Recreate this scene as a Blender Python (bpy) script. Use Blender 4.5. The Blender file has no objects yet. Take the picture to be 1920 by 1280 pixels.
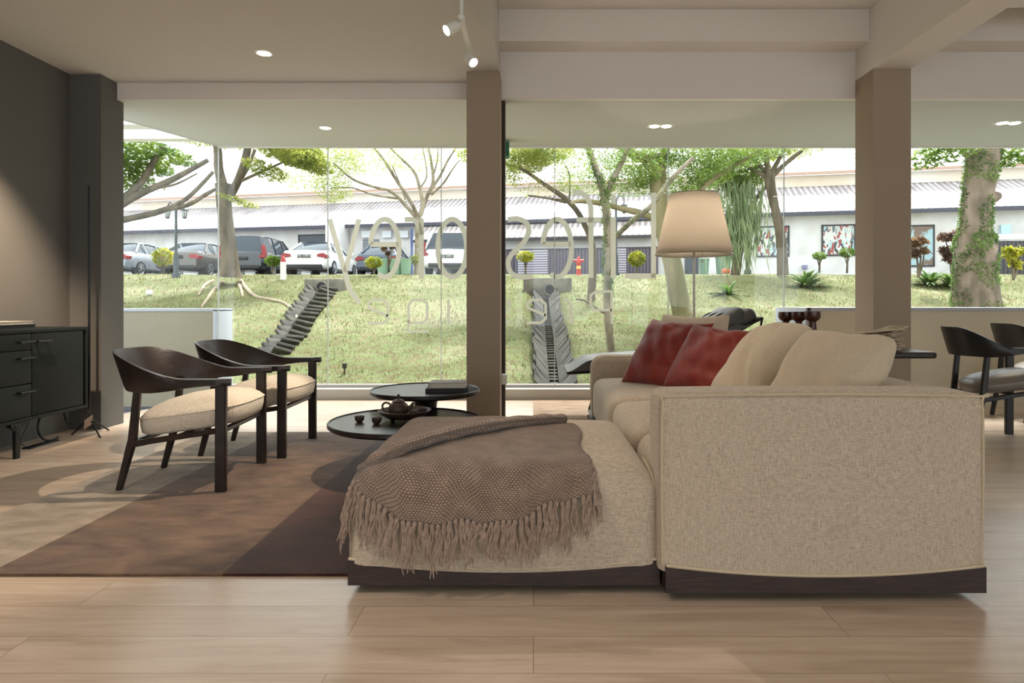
import bpy, bmesh, math, random
from mathutils import Vector, Matrix, noise
SC = bpy.context.scene; COL = SC.collection
PI = math.pi; R = math.radians
random.seed(7)
# ---------------- camera ----------------
F = 1200.0; VX, VY = 1000.0, 570.0; H = .96          # focal length in px of 1920, vanishing point, eye height
cam = bpy.data.cameras.new('camera'); co = bpy.data.objects.new('camera', cam); COL.objects.link(co)
cam.sensor_width = 36; cam.lens = 36*F/1920; cam.shift_x = (960-VX)/1920; cam.shift_y = (VY-640)/1920
co.location = (0, 0, H); co.rotation_euler = (PI/2, 0, 0); cam.clip_end = 300; cam.clip_start = .05
SC.camera = co
# ---------------- view, world, sun ----------------
vs = SC.view_settings
SC.display_settings.display_device = 'sRGB'
vs.view_transform = 'Standard'; vs.look = 'None'; vs.exposure = 0.38; vs.gamma = 1; vs.use_curve_mapping = False
w = bpy.data.worlds.new('world'); SC.world = w; w.use_nodes = True
bg = w.node_tree.nodes['Background']; bg.inputs[0].default_value = (.90, .96, 1.0, 1); bg.inputs[1].default_value = 2.3
sun = bpy.data.lights.new('sun', 'SUN'); sun.energy = 5.6; sun.angle = R(9); sun.color = (1, .98, .95)
so = bpy.data.objects.new('sun', sun); COL.objects.link(so); so.rotation_euler = (R(-34), R(9), 0)
def lamp(kind, name, loc, energy, color=(1, .83, .64), target=None, parent=None, **kw):
    l = bpy.data.lights.new(name, kind); l.energy = energy; l.color = color
    for k, v in kw.items(): setattr(l, k, v)
    o = bpy.data.objects.new(name, l); COL.objects.link(o); o.location = loc
    if target is not None:
        o.rotation_euler = (Vector(target)-Vector(loc)).to_track_quat('-Z', 'Y').to_euler()
    if parent: o.parent = parent; o.location = Vector(loc)-parent.location
    return o
# ---------------- helpers ----------------
def W(px, py, Y): return Vector(((px-VX)*Y/F, Y, H-(py-VY)*Y/F))      # a point seen there that stands Y metres away
def tag(o, label=None, cat=None, group=None, kind=None):
    if label: o['label'] = label
    if cat: o['category'] = cat
    if group: o['group'] = group
    if kind: o['kind'] = kind
    return o
def empty(name, loc=(0,0,0), rz=0):
    o = bpy.data.objects.new(name, None); COL.objects.link(o); o.location = loc; o.rotation_euler = (0,0,rz); o.empty_display_size = .1
    return o
def copy_tree(o, parent=None):
    c = o.copy(); COL.objects.link(c)
    if parent: c.parent = parent
    for ch in list(o.children): copy_tree(ch, c)
    return c
class MB:
    def __init__(s): s.bm = bmesh.new()
    def vs(s, pts): return [s.bm.verts.new(p) for p in pts]
    def face(s, vv):
        try: return s.bm.faces.new(vv)
        except ValueError: return None
    def poly(s, pts): s.face(s.vs(pts)); return s
    def box(s, a, b, bev=0, M=None, seg=2):
        x0,y0,z0 = a; x1,y1,z1 = b
        v = s.vs([(x0,y0,z0),(x1,y0,z0),(x1,y1,z0),(x0,y1,z0),(x0,y0,z1),(x1,y0,z1),(x1,y1,z1),(x0,y1,z1)])
        fs = [s.face([v[i] for i in f]) for f in ((0,3,2,1),(4,5,6,7),(0,1,5,4),(1,2,6,5),(2,3,7,6),(3,0,4,7))]
        g = v
        if bev:
            es = list({e for f in fs for e in f.edges})
            r = bmesh.ops.bevel(s.bm, geom=es, offset=bev, segments=seg, affect='EDGES', profile=.5)
            g = list({x for f in r['faces'] for x in f.verts} | {x for x in v if x.is_valid})
        if M is not None: bmesh.ops.transform(s.bm, matrix=M, verts=g)
        return s
    def tube(s, pts, rad, seg=8, flat=None, cap=True):
        pts = [Vector(p) for p in pts]; n = len(pts)
        if not hasattr(rad, '__len__'): rad = [rad]*n
        t0 = (pts[1]-pts[0]).normalized(); up = Vector((0,0,1)) if abs(t0.z) < .9 else Vector((1,0,0))
        a = t0.cross(up).normalized(); rings = []
        for i, p in enumerate(pts):
            t = (pts[min(i+1,n-1)]-pts[max(i-1,0)]).normalized()
            a = (a-t*a.dot(t)).normalized(); b = t.cross(a)
            fa = flat if flat else 1
            rings.append(s.vs([p+(a*math.cos(k*2*PI/seg)+b*fa*math.sin(k*2*PI/seg))*rad[i] for k in range(seg)]))
        for r1, r2 in zip(rings, rings[1:]):
            for k in range(seg): s.face([r1[k], r1[(k+1)%seg], r2[(k+1)%seg], r2[k]])
        if cap: s.face(rings[0][::-1]); s.face(rings[-1])
        return s
    def bar(s, p0, p1, w, d, w1=None, d1=None, side=(0,1,0)):       # rectangular bar from p0 to p1; w along side
        p0, p1 = Vector(p0), Vector(p1); t = (p1-p0).normalized(); b = Vector(side); b = (b-t*b.dot(t)).normalized(); a = t.cross(b)
        w1 = w1 or w; d1 = d1 or d; rr = []
        for p, ww, dd in ((p0,w,d),(p1,w1,d1)):
            c = min(ww,dd)*.18
            q = [(ww/2-c,dd/2),(-ww/2+c,dd/2),(-ww/2,dd/2-c),(-ww/2,-dd/2+c),(-ww/2+c,-dd/2),(ww/2-c,-dd/2),(ww/2,-dd/2+c),(ww/2,dd/2-c)]
            rr.append(s.vs([p+b*u+a*v for u, v in q]))
        for k in range(8): s.face([rr[0][k], rr[0][(k+1)%8], rr[1][(k+1)%8], rr[1][k]])
        s.face(rr[0][::-1]); s.face(rr[1]); return s
    def lathe(s, prof, c=(0,0,0), seg=32, sx=1, sy=1, M=None):
        c = Vector(c); rings = []; allv = []
        for r, z in prof:
            if r < 1e-5: v = s.vs([c+Vector((0,0,z))]); rings.append(v)
            else: v = s.vs([c+Vector((r*sx*math.cos(k*2*PI/seg), r*sy*math.sin(k*2*PI/seg), z)) for k in range(seg)]); rings.append(v)
            allv += v
        for a, b in zip(rings, rings[1:]):
            for k in range(seg):
                k2 = (k+1)%seg
                if len(a) == 1 and len(b) == 1: continue
                if len(a) == 1: s.face([a[0], b[k2], b[k]])
                elif len(b) == 1: s.face([a[k], a[k2], b[0]])
                else: s.face([a[k], a[k2], b[k2], b[k]])
        if M is not None: bmesh.ops.transform(s.bm, matrix=M, verts=allv)
        return s
    def prism(s, pts, axis, a, b):                                  # outline extruded along an axis ('x','y','z')
        def mk(p, t):
            return {'x': (t,p[0],p[1]), 'y': (p[0],t,p[1]), 'z': (p[0],p[1],t)}[axis]
        A = s.vs([mk(p,a) for p in pts]); B = s.vs([mk(p,b) for p in pts]); n = len(pts)
        s.face(A); s.face(B[::-1])
        for k in range(n): s.face([A[k], B[k], B[(k+1)%n], A[(k+1)%n]])
        return s
    def grid(s, fn, nu, nv, closed_u=False):
        g = [[s.bm.verts.new(fn(i/(nu if closed_u else nu-1), j/(nv-1))) for j in range(nv)] for i in range(nu)]
        for i in range(nu if closed_u else nu-1):
            for j in range(nv-1): s.face([g[i][j], g[(i+1)%nu][j], g[(i+1)%nu][j+1], g[i][j+1]])
        return g
    def soft(s, c, h, r, n=14, bulge=(0,0,0), fn=None, M=None, flatb=False, sq=0):     # rounded, cushion-like box
        c = Vector(c); d = {}; al = []
        ts = [math.sin(PI/2*(2*i/n-1)) for i in range(n+1)]
        def V(p):
            key = tuple(round(q, 5) for q in p)
            if key in d: return d[key]
            q = [p[i]*h[i] for i in range(3)]
            inn = [max(-(h[i]-r), min(h[i]-r, q[i])) for i in range(3)]
            if flatb and q[2] < 0: inn[2] = q[2]
            dv = Vector([q[i]-inn[i] for i in range(3)])
            if dv.length > 1e-9: dv = dv.normalized()*r
            if sq: dv.x, dv.y = dv.x*(1+sq*2*abs(dv.x*dv.y)/r**2), dv.y*(1+sq*2*abs(dv.x*dv.y)/r**2)
            q = Vector(inn)+dv
            u = [max(-1, min(1, q[i]/h[i])) for i in range(3)]
            o = Vector((bulge[0]*u[0]*(1-u[1]**2)*(1-u[2]**2), bulge[1]*u[1]*(1-u[0]**2)*(1-u[2]**2), bulge[2]*u[2]*(1-u[0]**2)*(1-u[1]**2)))
            q = q+o
            if fn: q = fn(q, u)
            v = s.bm.verts.new(c+q); d[key] = v; al.append(v); return v
        for ax in range(3):
            for sg in (-1, 1):
                for i in range(n):
                    for j in range(n):
                        q = []
                        for (a, b) in ((i,j),(i+1,j),(i+1,j+1),(i,j+1)):
                            p = [0,0,0]; p[ax] = sg; p[(ax+1)%3] = ts[a]; p[(ax+2)%3] = ts[b]; q.append(V(tuple(p)))
                        s.face(q if sg > 0 else q[::-1])
        if M is not None: bmesh.ops.transform(s.bm, matrix=M, verts=al)
        return s
    def build(s, name, m, parent=None, angle=38, loc=None, flat=False):
        bmesh.ops.recalc_face_normals(s.bm, faces=s.bm.faces) if not flat else None
        me = bpy.data.meshes.new(name); s.bm.to_mesh(me); s.bm.free(); me.materials.append(m)
        if not flat:
            me.polygons.foreach_set('use_smooth', [True]*len(me.polygons)); me.set_sharp_from_angle(angle=R(angle))
        o = bpy.data.objects.new(name, me); COL.objects.link(o)
        if parent: o.parent = parent
        if loc: o.location = loc
        return o
def struct(mb, name, m, **k): return tag(mb.build(name, m, **k), kind='structure')
def interp(xs, ys, x):
    if x <= xs[0]: return ys[0]
    for i in range(1, len(xs)):
        if x <= xs[i]:
            t = (x-xs[i-1])/(xs[i]-xs[i-1]); return ys[i-1]+(ys[i]-ys[i-1])*t
    return ys[-1]
def smooth(t): t = max(0, min(1, t)); return t*t*(3-2*t)
def catmull(P, n=6):
    P = [Vector(p) for p in P]; out = []
    for i in range(len(P)-1):
        a, b, c, d = P[max(i-1,0)], P[i], P[i+1], P[min(i+2,len(P)-1)]
        for k in range(n):
            t = k/n; out.append(.5*((2*b)+(c-a)*t+(2*a-5*b+4*c-d)*t*t+(3*b-a-3*c+d)*t**3))
    out.append(P[-1]); return out
# ---------------- materials ----------------
def srgb(r, g, b):
    f = lambda c: (c/255/12.92) if c/255 <= .04045 else ((c/255+.055)/1.055)**2.4
    return (f(r), f(g), f(b), 1)
def newmat(name):
    m = bpy.data.materials.new(name); m.use_nodes = True; nt = m.node_tree; return m, nt, nt.nodes, nt.links, nt.nodes['Principled BSDF']
def mat(name, c, rough=.6, c2=None, ns=8, stretch=(1,1,1), bump=0, bs=60, metal=0, spec=.5, sheen=0, mixr=(.35,.65), detail=4, coat=0):
    m, nt, N, L, p = newmat(name)
    p.inputs['Roughness'].default_value = rough; p.inputs['Metallic'].default_value = metal; p.inputs['Specular IOR Level'].default_value = spec
    p.inputs['Base Color'].default_value = c
    if sheen: p.inputs['Sheen Weight'].default_value = sheen
    if coat: p.inputs['Coat Weight'].default_value = coat; p.inputs['Coat Roughness'].default_value = .08
    tc = N.new('ShaderNodeTexCoord'); mp = N.new('ShaderNodeMapping'); mp.inputs['Scale'].default_value = stretch
    L.new(tc.outputs['Object'], mp.inputs[0])
    if c2:
        n = N.new('ShaderNodeTexNoise'); n.inputs['Scale'].default_value = ns; n.inputs['Detail'].default_value = detail; L.new(mp.outputs[0], n.inputs[0])
        r = N.new('ShaderNodeValToRGB'); r.color_ramp.elements[0].position = mixr[0]; r.color_ramp.elements[1].position = mixr[1]
        r.color_ramp.elements[0].color = c; r.color_ramp.elements[1].color = c2
        L.new(n.outputs[0], r.inputs[0]); L.new(r.outputs[0], p.inputs['Base Color'])
    if bump:
        n2 = N.new('ShaderNodeTexNoise'); n2.inputs['Scale'].default_value = bs; n2.inputs['Detail'].default_value = 3; L.new(mp.outputs[0], n2.inputs[0])
        b = N.new('ShaderNodeBump'); b.inputs['Strength'].default_value = bump; b.inputs['Distance'].default_value = .01
        L.new(n2.outputs[0], b.inputs['Height']); L.new(b.outputs[0], p.inputs['Normal'])
    return m
def weave(name, c, c2, s=260, rough=.9, bump=.5, big=None, sheen=.2, axes=('x','z')):
    m, nt, N, L, p = newmat(name); p.inputs['Roughness'].default_value = rough; p.inputs['Specular IOR Level'].default_value = .15
    p.inputs['Sheen Weight'].default_value = sheen
    tc = N.new('ShaderNodeTexCoord')
    hs = []
    for st in ((1,1,.12),(.12,.12,1)):
        mp = N.new('ShaderNodeMapping'); mp.inputs['Scale'].default_value = st; L.new(tc.outputs['Object'], mp.inputs[0])
        n = N.new('ShaderNodeTexNoise'); n.inputs['Scale'].default_value = s; n.inputs['Detail'].default_value = 2; L.new(mp.outputs[0], n.inputs[0]); hs.append(n)
    a = N.new('ShaderNodeMath'); a.operation = 'ADD'; L.new(hs[0].outputs[0], a.inputs[0]); L.new(hs[1].outputs[0], a.inputs[1])
    h = N.new('ShaderNodeMath'); h.operation = 'MULTIPLY'; h.inputs[1].default_value = .5; L.new(a.outputs[0], h.inputs[0])
    r = N.new('ShaderNodeValToRGB'); r.color_ramp.elements[0].position = .38; r.color_ramp.elements[1].position = .62
    r.color_ramp.elements[0].color = c; r.color_ramp.elements[1].color = c2; L.new(h.outputs[0], r.inputs[0]); L.new(r.outputs[0], p.inputs['Base Color'])
    b = N.new('ShaderNodeBump'); b.inputs['Strength'].default_value = bump; b.inputs['Distance'].default_value = .004
    L.new(h.outputs[0], b.inputs['Height']); L.new(b.outputs[0], p.inputs['Normal'])
    return m
def leafmat(name, c, c2, tr=.45):
    m, nt, N, L, p = newmat(name); p.inputs['Roughness'].default_value = .55
    g = N.new('ShaderNodeTexCoord'); n = N.new('ShaderNodeTexNoise'); n.inputs['Scale'].default_value = 2.3; n.inputs['Detail'].default_value = 6; L.new(g.outputs['Object'], n.inputs[0])
    r = N.new('ShaderNodeValToRGB'); r.color_ramp.elements[0].position = .38; r.color_ramp.elements[1].position = .62
    r.color_ramp.elements[0].color = c; r.color_ramp.elements[1].color = c2; L.new(n.outputs[0], r.inputs[0]); L.new(r.outputs[0], p.inputs['Base Color'])
    t = N.new('ShaderNodeBsdfTranslucent'); L.new(r.outputs[0], t.inputs[0]); mx = N.new('ShaderNodeMixShader'); mx.inputs[0].default_value = tr
    L.new(p.outputs[0], mx.inputs[1]); L.new(t.outputs[0], mx.inputs[2]); L.new(mx.outputs[0], N['Material Output'].inputs[0]); return m
def emit(name, c, s):
    m, nt, N, L, p = newmat(name); p.inputs['Base Color'].default_value = c; p.inputs['Emission Color'].default_value = c; p.inputs['Emission Strength'].default_value = s; return m
def floor_mat():
    m, nt, N, L, p = newmat('oak planks')
    tc = N.new('ShaderNodeTexCoord')
    br = N.new('ShaderNodeTexBrick'); br.offset = .37; br.inputs['Scale'].default_value = 1; br.inputs['Brick Width'].default_value = 1.45; br.inputs['Row Height'].default_value = .185
    br.inputs['Mortar Size'].default_value = .0012; br.inputs['Mortar Smooth'].default_value = .3
    br.inputs['Color1'].default_value = (.32,.32,.32,1); br.inputs['Color2'].default_value = (.62,.62,.62,1); br.inputs['Mortar'].default_value = (0,0,0,1)
    L.new(tc.outputs['Object'], br.inputs[0])
    mp = N.new('ShaderNodeMapping'); mp.inputs['Scale'].default_value = (1.1, 11, 1); L.new(tc.outputs['Object'], mp.inputs[0])
    ad = N.new('ShaderNodeVectorMath'); ad.operation = 'ADD'; sc = N.new('ShaderNodeVectorMath'); sc.operation = 'SCALE'; sc.inputs['Scale'].default_value = 7
    L.new(br.outputs[0], sc.inputs[0]); L.new(sc.outputs[0], ad.inputs[1]); L.new(mp.outputs[0], ad.inputs[0])
    n = N.new('ShaderNodeTexNoise'); n.inputs['Scale'].default_value = 1.6; n.inputs['Detail'].default_value = 8; n.inputs['Roughness'].default_value = .62; n.inputs['Distortion'].default_value = .7; L.new(ad.outputs[0], n.inputs[0])
    r = N.new('ShaderNodeValToRGB'); e = r.color_ramp.elements; e[0].position = .24; e[0].color = srgb(166,144,124); e[1].position = .74; e[1].color = srgb(206,188,170)
    k = e.new(.46); k.color = srgb(190,170,151); L.new(n.outputs[0], r.inputs[0])
    mx = N.new('ShaderNodeMix'); mx.data_type = 'RGBA'; mx.blend_type = 'OVERLAY'; mx.inputs[0].default_value = .22; L.new(r.outputs[0], mx.inputs[6]); L.new(br.outputs[0], mx.inputs[7])
    mm = N.new('ShaderNodeMix'); mm.data_type = 'RGBA'; mm.inputs[7].default_value = srgb(92,74,58); fm = N.new('ShaderNodeMath'); fm.operation='MULTIPLY'; fm.inputs[1].default_value=.6
    L.new(br.outputs['Fac'], fm.inputs[0]); L.new(fm.outputs[0], mm.inputs[0]); L.new(mx.outputs[2], mm.inputs[6]); L.new(mm.outputs[2], p.inputs['Base Color'])
    p.inputs['Roughness'].default_value = .27; p.inputs['Specular IOR Level'].default_value = .6
    b = N.new('ShaderNodeBump'); b.inputs['Strength'].default_value = .12; b.inputs['Distance'].default_value = .002; L.new(n.outputs[0], b.inputs['Height']); L.new(b.outputs[0], p.inputs['Normal'])
    return m
def rug_mat():
    m, nt, N, L, p = newmat('striped wool'); p.inputs['Roughness'].default_value = .85; p.inputs['Sheen Weight'].default_value = .35; p.inputs['Sheen Roughness'].default_value = .4; p.inputs['Specular IOR Level'].default_value = .1
    tc = N.new('ShaderNodeTexCoord'); sx = N.new('ShaderNodeSeparateXYZ'); L.new(tc.outputs['Object'], sx.inputs[0])
    r = N.new('ShaderNodeMapRange'); r.inputs[1].default_value = -3; r.inputs[2].default_value = 1; L.new(sx.outputs[0], r.inputs[0])
    cols = []
    for a, b in (((150,132,108),(92,72,54)), ((188,172,146),(134,112,86))):
        pass
    def ramp(cs):
        q = N.new('ShaderNodeValToRGB'); q.color_ramp.interpolation = 'CONSTANT'; e = q.color_ramp.elements
        e[0].position = 0; e[0].color = cs[0]; e[1].position = (3-1.93)/4; e[1].color = cs[1]; k = e.new((3-1.10)/4); k.color = cs[2]; L.new(r.outputs[0], q.inputs[0]); return q
    a = ramp([srgb(128,114,97), srgb(76,56,44), srgb(50,28,22)]); b = ramp([srgb(164,148,130), srgb(114,90,71), srgb(72,42,33)])
    mp = N.new('ShaderNodeMapping'); mp.inputs['Scale'].default_value = (1,1.9,1); L.new(tc.outputs['Object'], mp.inputs[0])
    n = N.new('ShaderNodeTexNoise'); n.inputs['Scale'].default_value = 5.5; n.inputs['Detail'].default_value = 7; n.inputs['Roughness'].default_value = .6; n.inputs['Distortion'].default_value = .5; L.new(mp.outputs[0], n.inputs[0])
    rr = N.new('ShaderNodeValToRGB'); rr.color_ramp.elements[0].position = .36; rr.color_ramp.elements[1].position = .66; L.new(n.outputs[0], rr.inputs[0])
    mx = N.new('ShaderNodeMix'); mx.data_type = 'RGBA'; L.new(rr.outputs[0], mx.inputs[0]); L.new(a.outputs[0], mx.inputs[6]); L.new(b.outputs[0], mx.inputs[7]); L.new(mx.outputs[2], p.inputs['Base Color'])
    n2 = N.new('ShaderNodeTexNoise'); n2.inputs['Scale'].default_value = 160; L.new(tc.outputs['Object'], n2.inputs[0])
    bb = N.new('ShaderNodeBump'); bb.inputs['Strength'].default_value = .5; bb.inputs['Distance'].default_value = .006; L.new(n2.outputs[0], bb.inputs['Height']); L.new(bb.outputs[0], p.inputs['Normal'])
    return m
def glass_mat():
    m, nt, N, L, p = newmat('window glass'); N.remove(p)
    t = N.new('ShaderNodeBsdfTransparent'); t.inputs[0].default_value = (.97,.985,.975,1); g = N.new('ShaderNodeBsdfGlossy'); g.inputs['Roughness'].default_value = .01
    f = N.new('ShaderNodeLayerWeight'); f.inputs[0].default_value = .5; pw_ = N.new('ShaderNodeMath'); pw_.operation = 'POWER'; pw_.inputs[1].default_value = 5; L.new(f.outputs['Facing'], pw_.inputs[0])
    ml = N.new('ShaderNodeMath'); ml.operation = 'MULTIPLY_ADD'; ml.inputs[1].default_value = .6; ml.inputs[2].default_value = .022; L.new(pw_.outputs[0], ml.inputs[0]); mx = N.new('ShaderNodeMixShader'); L.new(ml.outputs[0], mx.inputs[0]); L.new(t.outputs[0], mx.inputs[1]); L.new(g.outputs[0], mx.inputs[2])
    L.new(mx.outputs[0], N['Material Output'].inputs[0]); return m
def stripe_mat(name, c, c2, period, axis=0, rough=.7, bump=.4, dirt=None, ns=1.5, mixr=(.45,.7), st=(1,1,1)):
    m, nt, N, L, p = newmat(name); p.inputs['Roughness'].default_value = rough
    tc = N.new('ShaderNodeTexCoord'); sx = N.new('ShaderNodeSeparateXYZ'); L.new(tc.outputs['Object'], sx.inputs[0])
    a = N.new('ShaderNodeMath'); a.operation = 'MULTIPLY'; a.inputs[1].default_value = 2*PI/period; L.new(sx.outputs[axis], a.inputs[0])
    s = N.new('ShaderNodeMath'); s.operation = 'SINE'; L.new(a.outputs[0], s.inputs[0])
    mr = N.new('ShaderNodeMapRange'); mr.inputs[1].default_value = -1; L.new(s.outputs[0], mr.inputs[0])
    mx = N.new('ShaderNodeMix'); mx.data_type = 'RGBA'; mx.inputs[6].default_value = c; mx.inputs[7].default_value = c2; L.new(mr.outputs[0], mx.inputs[0]); out = mx.outputs[2]
    if dirt:
        mp = N.new('ShaderNodeMapping'); mp.inputs['Scale'].default_value = st; L.new(tc.outputs['Object'], mp.inputs[0])
        n = N.new('ShaderNodeTexNoise'); n.inputs['Scale'].default_value = ns; n.inputs['Detail'].default_value = 8; n.inputs['Roughness'].default_value = .7; L.new(mp.outputs[0], n.inputs[0])
        r = N.new('ShaderNodeMapRange'); r.inputs[1].default_value = mixr[0]; r.inputs[2].default_value = mixr[1]; r.inputs[4].default_value = .8; L.new(n.outputs[0], r.inputs[0])
        m2 = N.new('ShaderNodeMix'); m2.data_type = 'RGBA'; L.new(r.outputs[0], m2.inputs[0]); L.new(out, m2.inputs[6]); m2.inputs[7].default_value = dirt; out = m2.outputs[2]
    L.new(out, p.inputs['Base Color'])
    b = N.new('ShaderNodeBump'); b.inputs['Strength'].default_value = bump; b.inputs['Distance'].default_value = .02; L.new(s.outputs[0], b.inputs['Height']); L.new(b.outputs[0], p.inputs['Normal'])
    return m
M = dict(
 floor=floor_mat(), rug=rug_mat(), glass=glass_mat(),
 ceil=mat('beam paint', srgb(226,219,212), .9), ceil2=mat('ceiling paint', srgb(198,193,188), .9), soffit=mat('soffit paint', srgb(196,196,190), .85),
 col=mat('taupe column paint', srgb(160,142,124), .8), dark=mat('charcoal wall paint', srgb(94,92,89), .85, bump=.05, bs=120),
 low=mat('cream parapet paint', srgb(206,196,174), .85), low_shade=mat('shaded outdoor parapet paint', srgb(150,142,124), .85), white=mat('white frame', srgb(225,224,218), .45), alu=mat('grey aluminium', srgb(172,176,184), .5),
 wood=mat('dark stained ash', srgb(46,34,30), .34, srgb(28,21,20), 9, (1,1,1), .12, 30), wood2=mat('dark stained wood', srgb(40,30,29), .3, srgb(27,21,22), 14, (1,1,1), .12, 40),
 base=mat('dark plinth wood', srgb(58,42,39), .45, srgb(44,31,30), 12, (1,8,8), .1, 30),
 sofa=weave('oatmeal linen', srgb(168,152,133), srgb(206,191,172), 420, bump=.45), sofa2=mat('oatmeal cushion linen', srgb(194,176,152), .95, srgb(218,202,178), 330, bump=.35, bs=300, sheen=.2, spec=.15),
 boucle=mat('cream boucle', srgb(222,204,178), .95, srgb(247,235,217), 170, bump=1, bs=190, sheen=.3), piping=mat('piping', srgb(200,184,158), .9, bump=.3, bs=300),
 throw=weave('taupe knitted wool', srgb(88,72,60), srgb(156,134,116), 170, bump=1.0, sheen=.5), fringe=mat('taupe wool yarn', srgb(140,118,104), .95, srgb(166,144,128), 60, bump=.3, bs=300, sheen=.4),
 velvet=mat('rust velvet', srgb(120,24,11), .65, srgb(142,38,19), 7, bump=.1, bs=16, sheen=.25), black=mat('black metal', srgb(22,22,23), .4, metal=.4),
 cab=mat('dark green cabinet lacquer', srgb(25,29,27), .65, srgb(20,24,23), 9, (12,1,12), .08, 60, spec=.2), cabin=mat('cabinet gap', srgb(16,17,17), .6),
 shade=None, steel=mat('brushed steel', srgb(160,150,138), .3, metal=.9), leather=mat('grey leather', srgb(70,67,62), .55, srgb(58,56,53), 6, bump=.06, bs=90), leather2=mat('taupe leather', srgb(122,112,102), .35, bump=.05, bs=90),
 clay=mat('brown teapot clay', srgb(70,52,42), .5, srgb(56,42,36), 20, bump=.05, bs=80), paper=mat('book paper', srgb(206,198,186), .8), bookd=mat('black book cloth', srgb(30,29,29), .6), bookg=mat('grey book cover', srgb(150,145,136), .7),
 walnut=mat('reddish turned wood', srgb(86,44,30), .3, srgb(60,32,24), 12, (6,6,1)), jute=mat('streaked brown hide rug', srgb(120,92,70), .9, srgb(168,142,116), 3.0, (1.5,16,1), .4, 12, mixr=(.38,.6)),
 letter=None, joint=mat('pale silicone', srgb(186,192,190), .4), emitw=emit('lit lamp', (1,.86,.66,1), 26), 
 mulch=mat('bark papers', srgb(200,184,160), .9, srgb(150,128,104), 18),
)
def shade_mat():
    m, nt, N, L, p = newmat('lamp shade linen'); p.inputs['Base Color'].default_value = srgb(206,192,174); p.inputs['Roughness'].default_value = .9
    t = N.new('ShaderNodeBsdfTranslucent'); t.inputs[0].default_value = srgb(222,214,202); mx = N.new('ShaderNodeMixShader'); mx.inputs[0].default_value = .6
    L.new(p.outputs[0], mx.inputs[1]); L.new(t.outputs[0], mx.inputs[2]); L.new(mx.outputs[0], N['Material Output'].inputs[0]); return m
M['shade'] = shade_mat()
def vinyl():
    m, nt, N, L, p = newmat('grey vinyl'); p.inputs['Base Color'].default_value = srgb(204,204,190); p.inputs['Roughness'].default_value = .8
    t = N.new('ShaderNodeBsdfTranslucent'); t.inputs[0].default_value = srgb(196,198,184); mx = N.new('ShaderNodeMixShader'); mx.inputs[0].default_value = .2
    L.new(p.outputs[0], mx.inputs[1]); L.new(t.outputs[0], mx.inputs[2]); L.new(mx.outputs[0], N['Material Output'].inputs[0]); return m
M['letter'] = vinyl()
def knit():
    m, nt, N, L, p = newmat('knitted wool'); p.inputs['Roughness'].default_value = .95; p.inputs['Specular IOR Level'].default_value = .1; p.inputs['Sheen Weight'].default_value = .4
    tc = N.new('ShaderNodeTexCoord'); sp = N.new('ShaderNodeSeparateXYZ'); nz = N.new('ShaderNodeTexNoise'); nz.inputs['Scale'].default_value = 9; nz.inputs['Detail'].default_value = 2
    sc = N.new('ShaderNodeVectorMath'); sc.operation = 'SCALE'; sc.inputs['Scale'].default_value = .03; ad = N.new('ShaderNodeVectorMath'); L.new(tc.outputs['UV'], nz.inputs[0]); L.new(nz.outputs['Color'], sc.inputs[0]); L.new(tc.outputs['UV'], ad.inputs[0]); L.new(sc.outputs[0], ad.inputs[1]); L.new(ad.outputs[0], sp.inputs[0])
    def mth(op, x, y):
        q = N.new('ShaderNodeMath'); q.operation = op
        for i, k in enumerate((x, y)):
            if k is None: continue
            if isinstance(k, (int, float)): q.inputs[i].default_value = k
            else: L.new(k, q.inputs[i])
        return q.outputs[0]
    row = mth('MULTIPLY', sp.outputs[1], 2*PI/.0088); half_ = mth('FLOOR', mth('MULTIPLY', sp.outputs[1], 1/.0088), None)
    col_ = mth('ADD', mth('MULTIPLY', sp.outputs[0], 2*PI/.0115), mth('MULTIPLY', half_, PI))
    h = mth('MULTIPLY', mth('ADD', mth('SINE', col_, None), 1.0), mth('ADD', mth('COSINE', mth('ADD', row, PI), None), 1.0)); h = mth('POWER', mth('MULTIPLY', h, .25), .7)
    r = N.new('ShaderNodeValToRGB'); r.color_ramp.elements[0].position = .05; r.color_ramp.elements[1].position = .75; r.color_ramp.elements[0].color = srgb(116,95,82); r.color_ramp.elements[1].color = srgb(188,162,144)
    n2 = N.new('ShaderNodeTexNoise'); n2.inputs['Scale'].default_value = 14; n2.inputs['Detail'].default_value = 4; L.new(tc.outputs['UV'], n2.inputs[0])
    h2 = mth('ADD', h, mth('MULTIPLY', mth('SUBTRACT', n2.outputs[0], .5), .9)); L.new(h2, r.inputs[0]); L.new(r.outputs[0], p.inputs['Base Color'])
    b = N.new('ShaderNodeBump'); b.inputs['Strength'].default_value = .9; b.inputs['Distance'].default_value = .006; L.new(h, b.inputs['Height']); L.new(b.outputs[0], p.inputs['Normal']); return m
M['throw'] = knit()
def set_uv(o, fn):
    me = o.data; uv = me.uv_layers.new(name='UVMap')
    for l in me.loops: uv.data[l.index].uv = fn(l.vertex_index)
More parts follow.
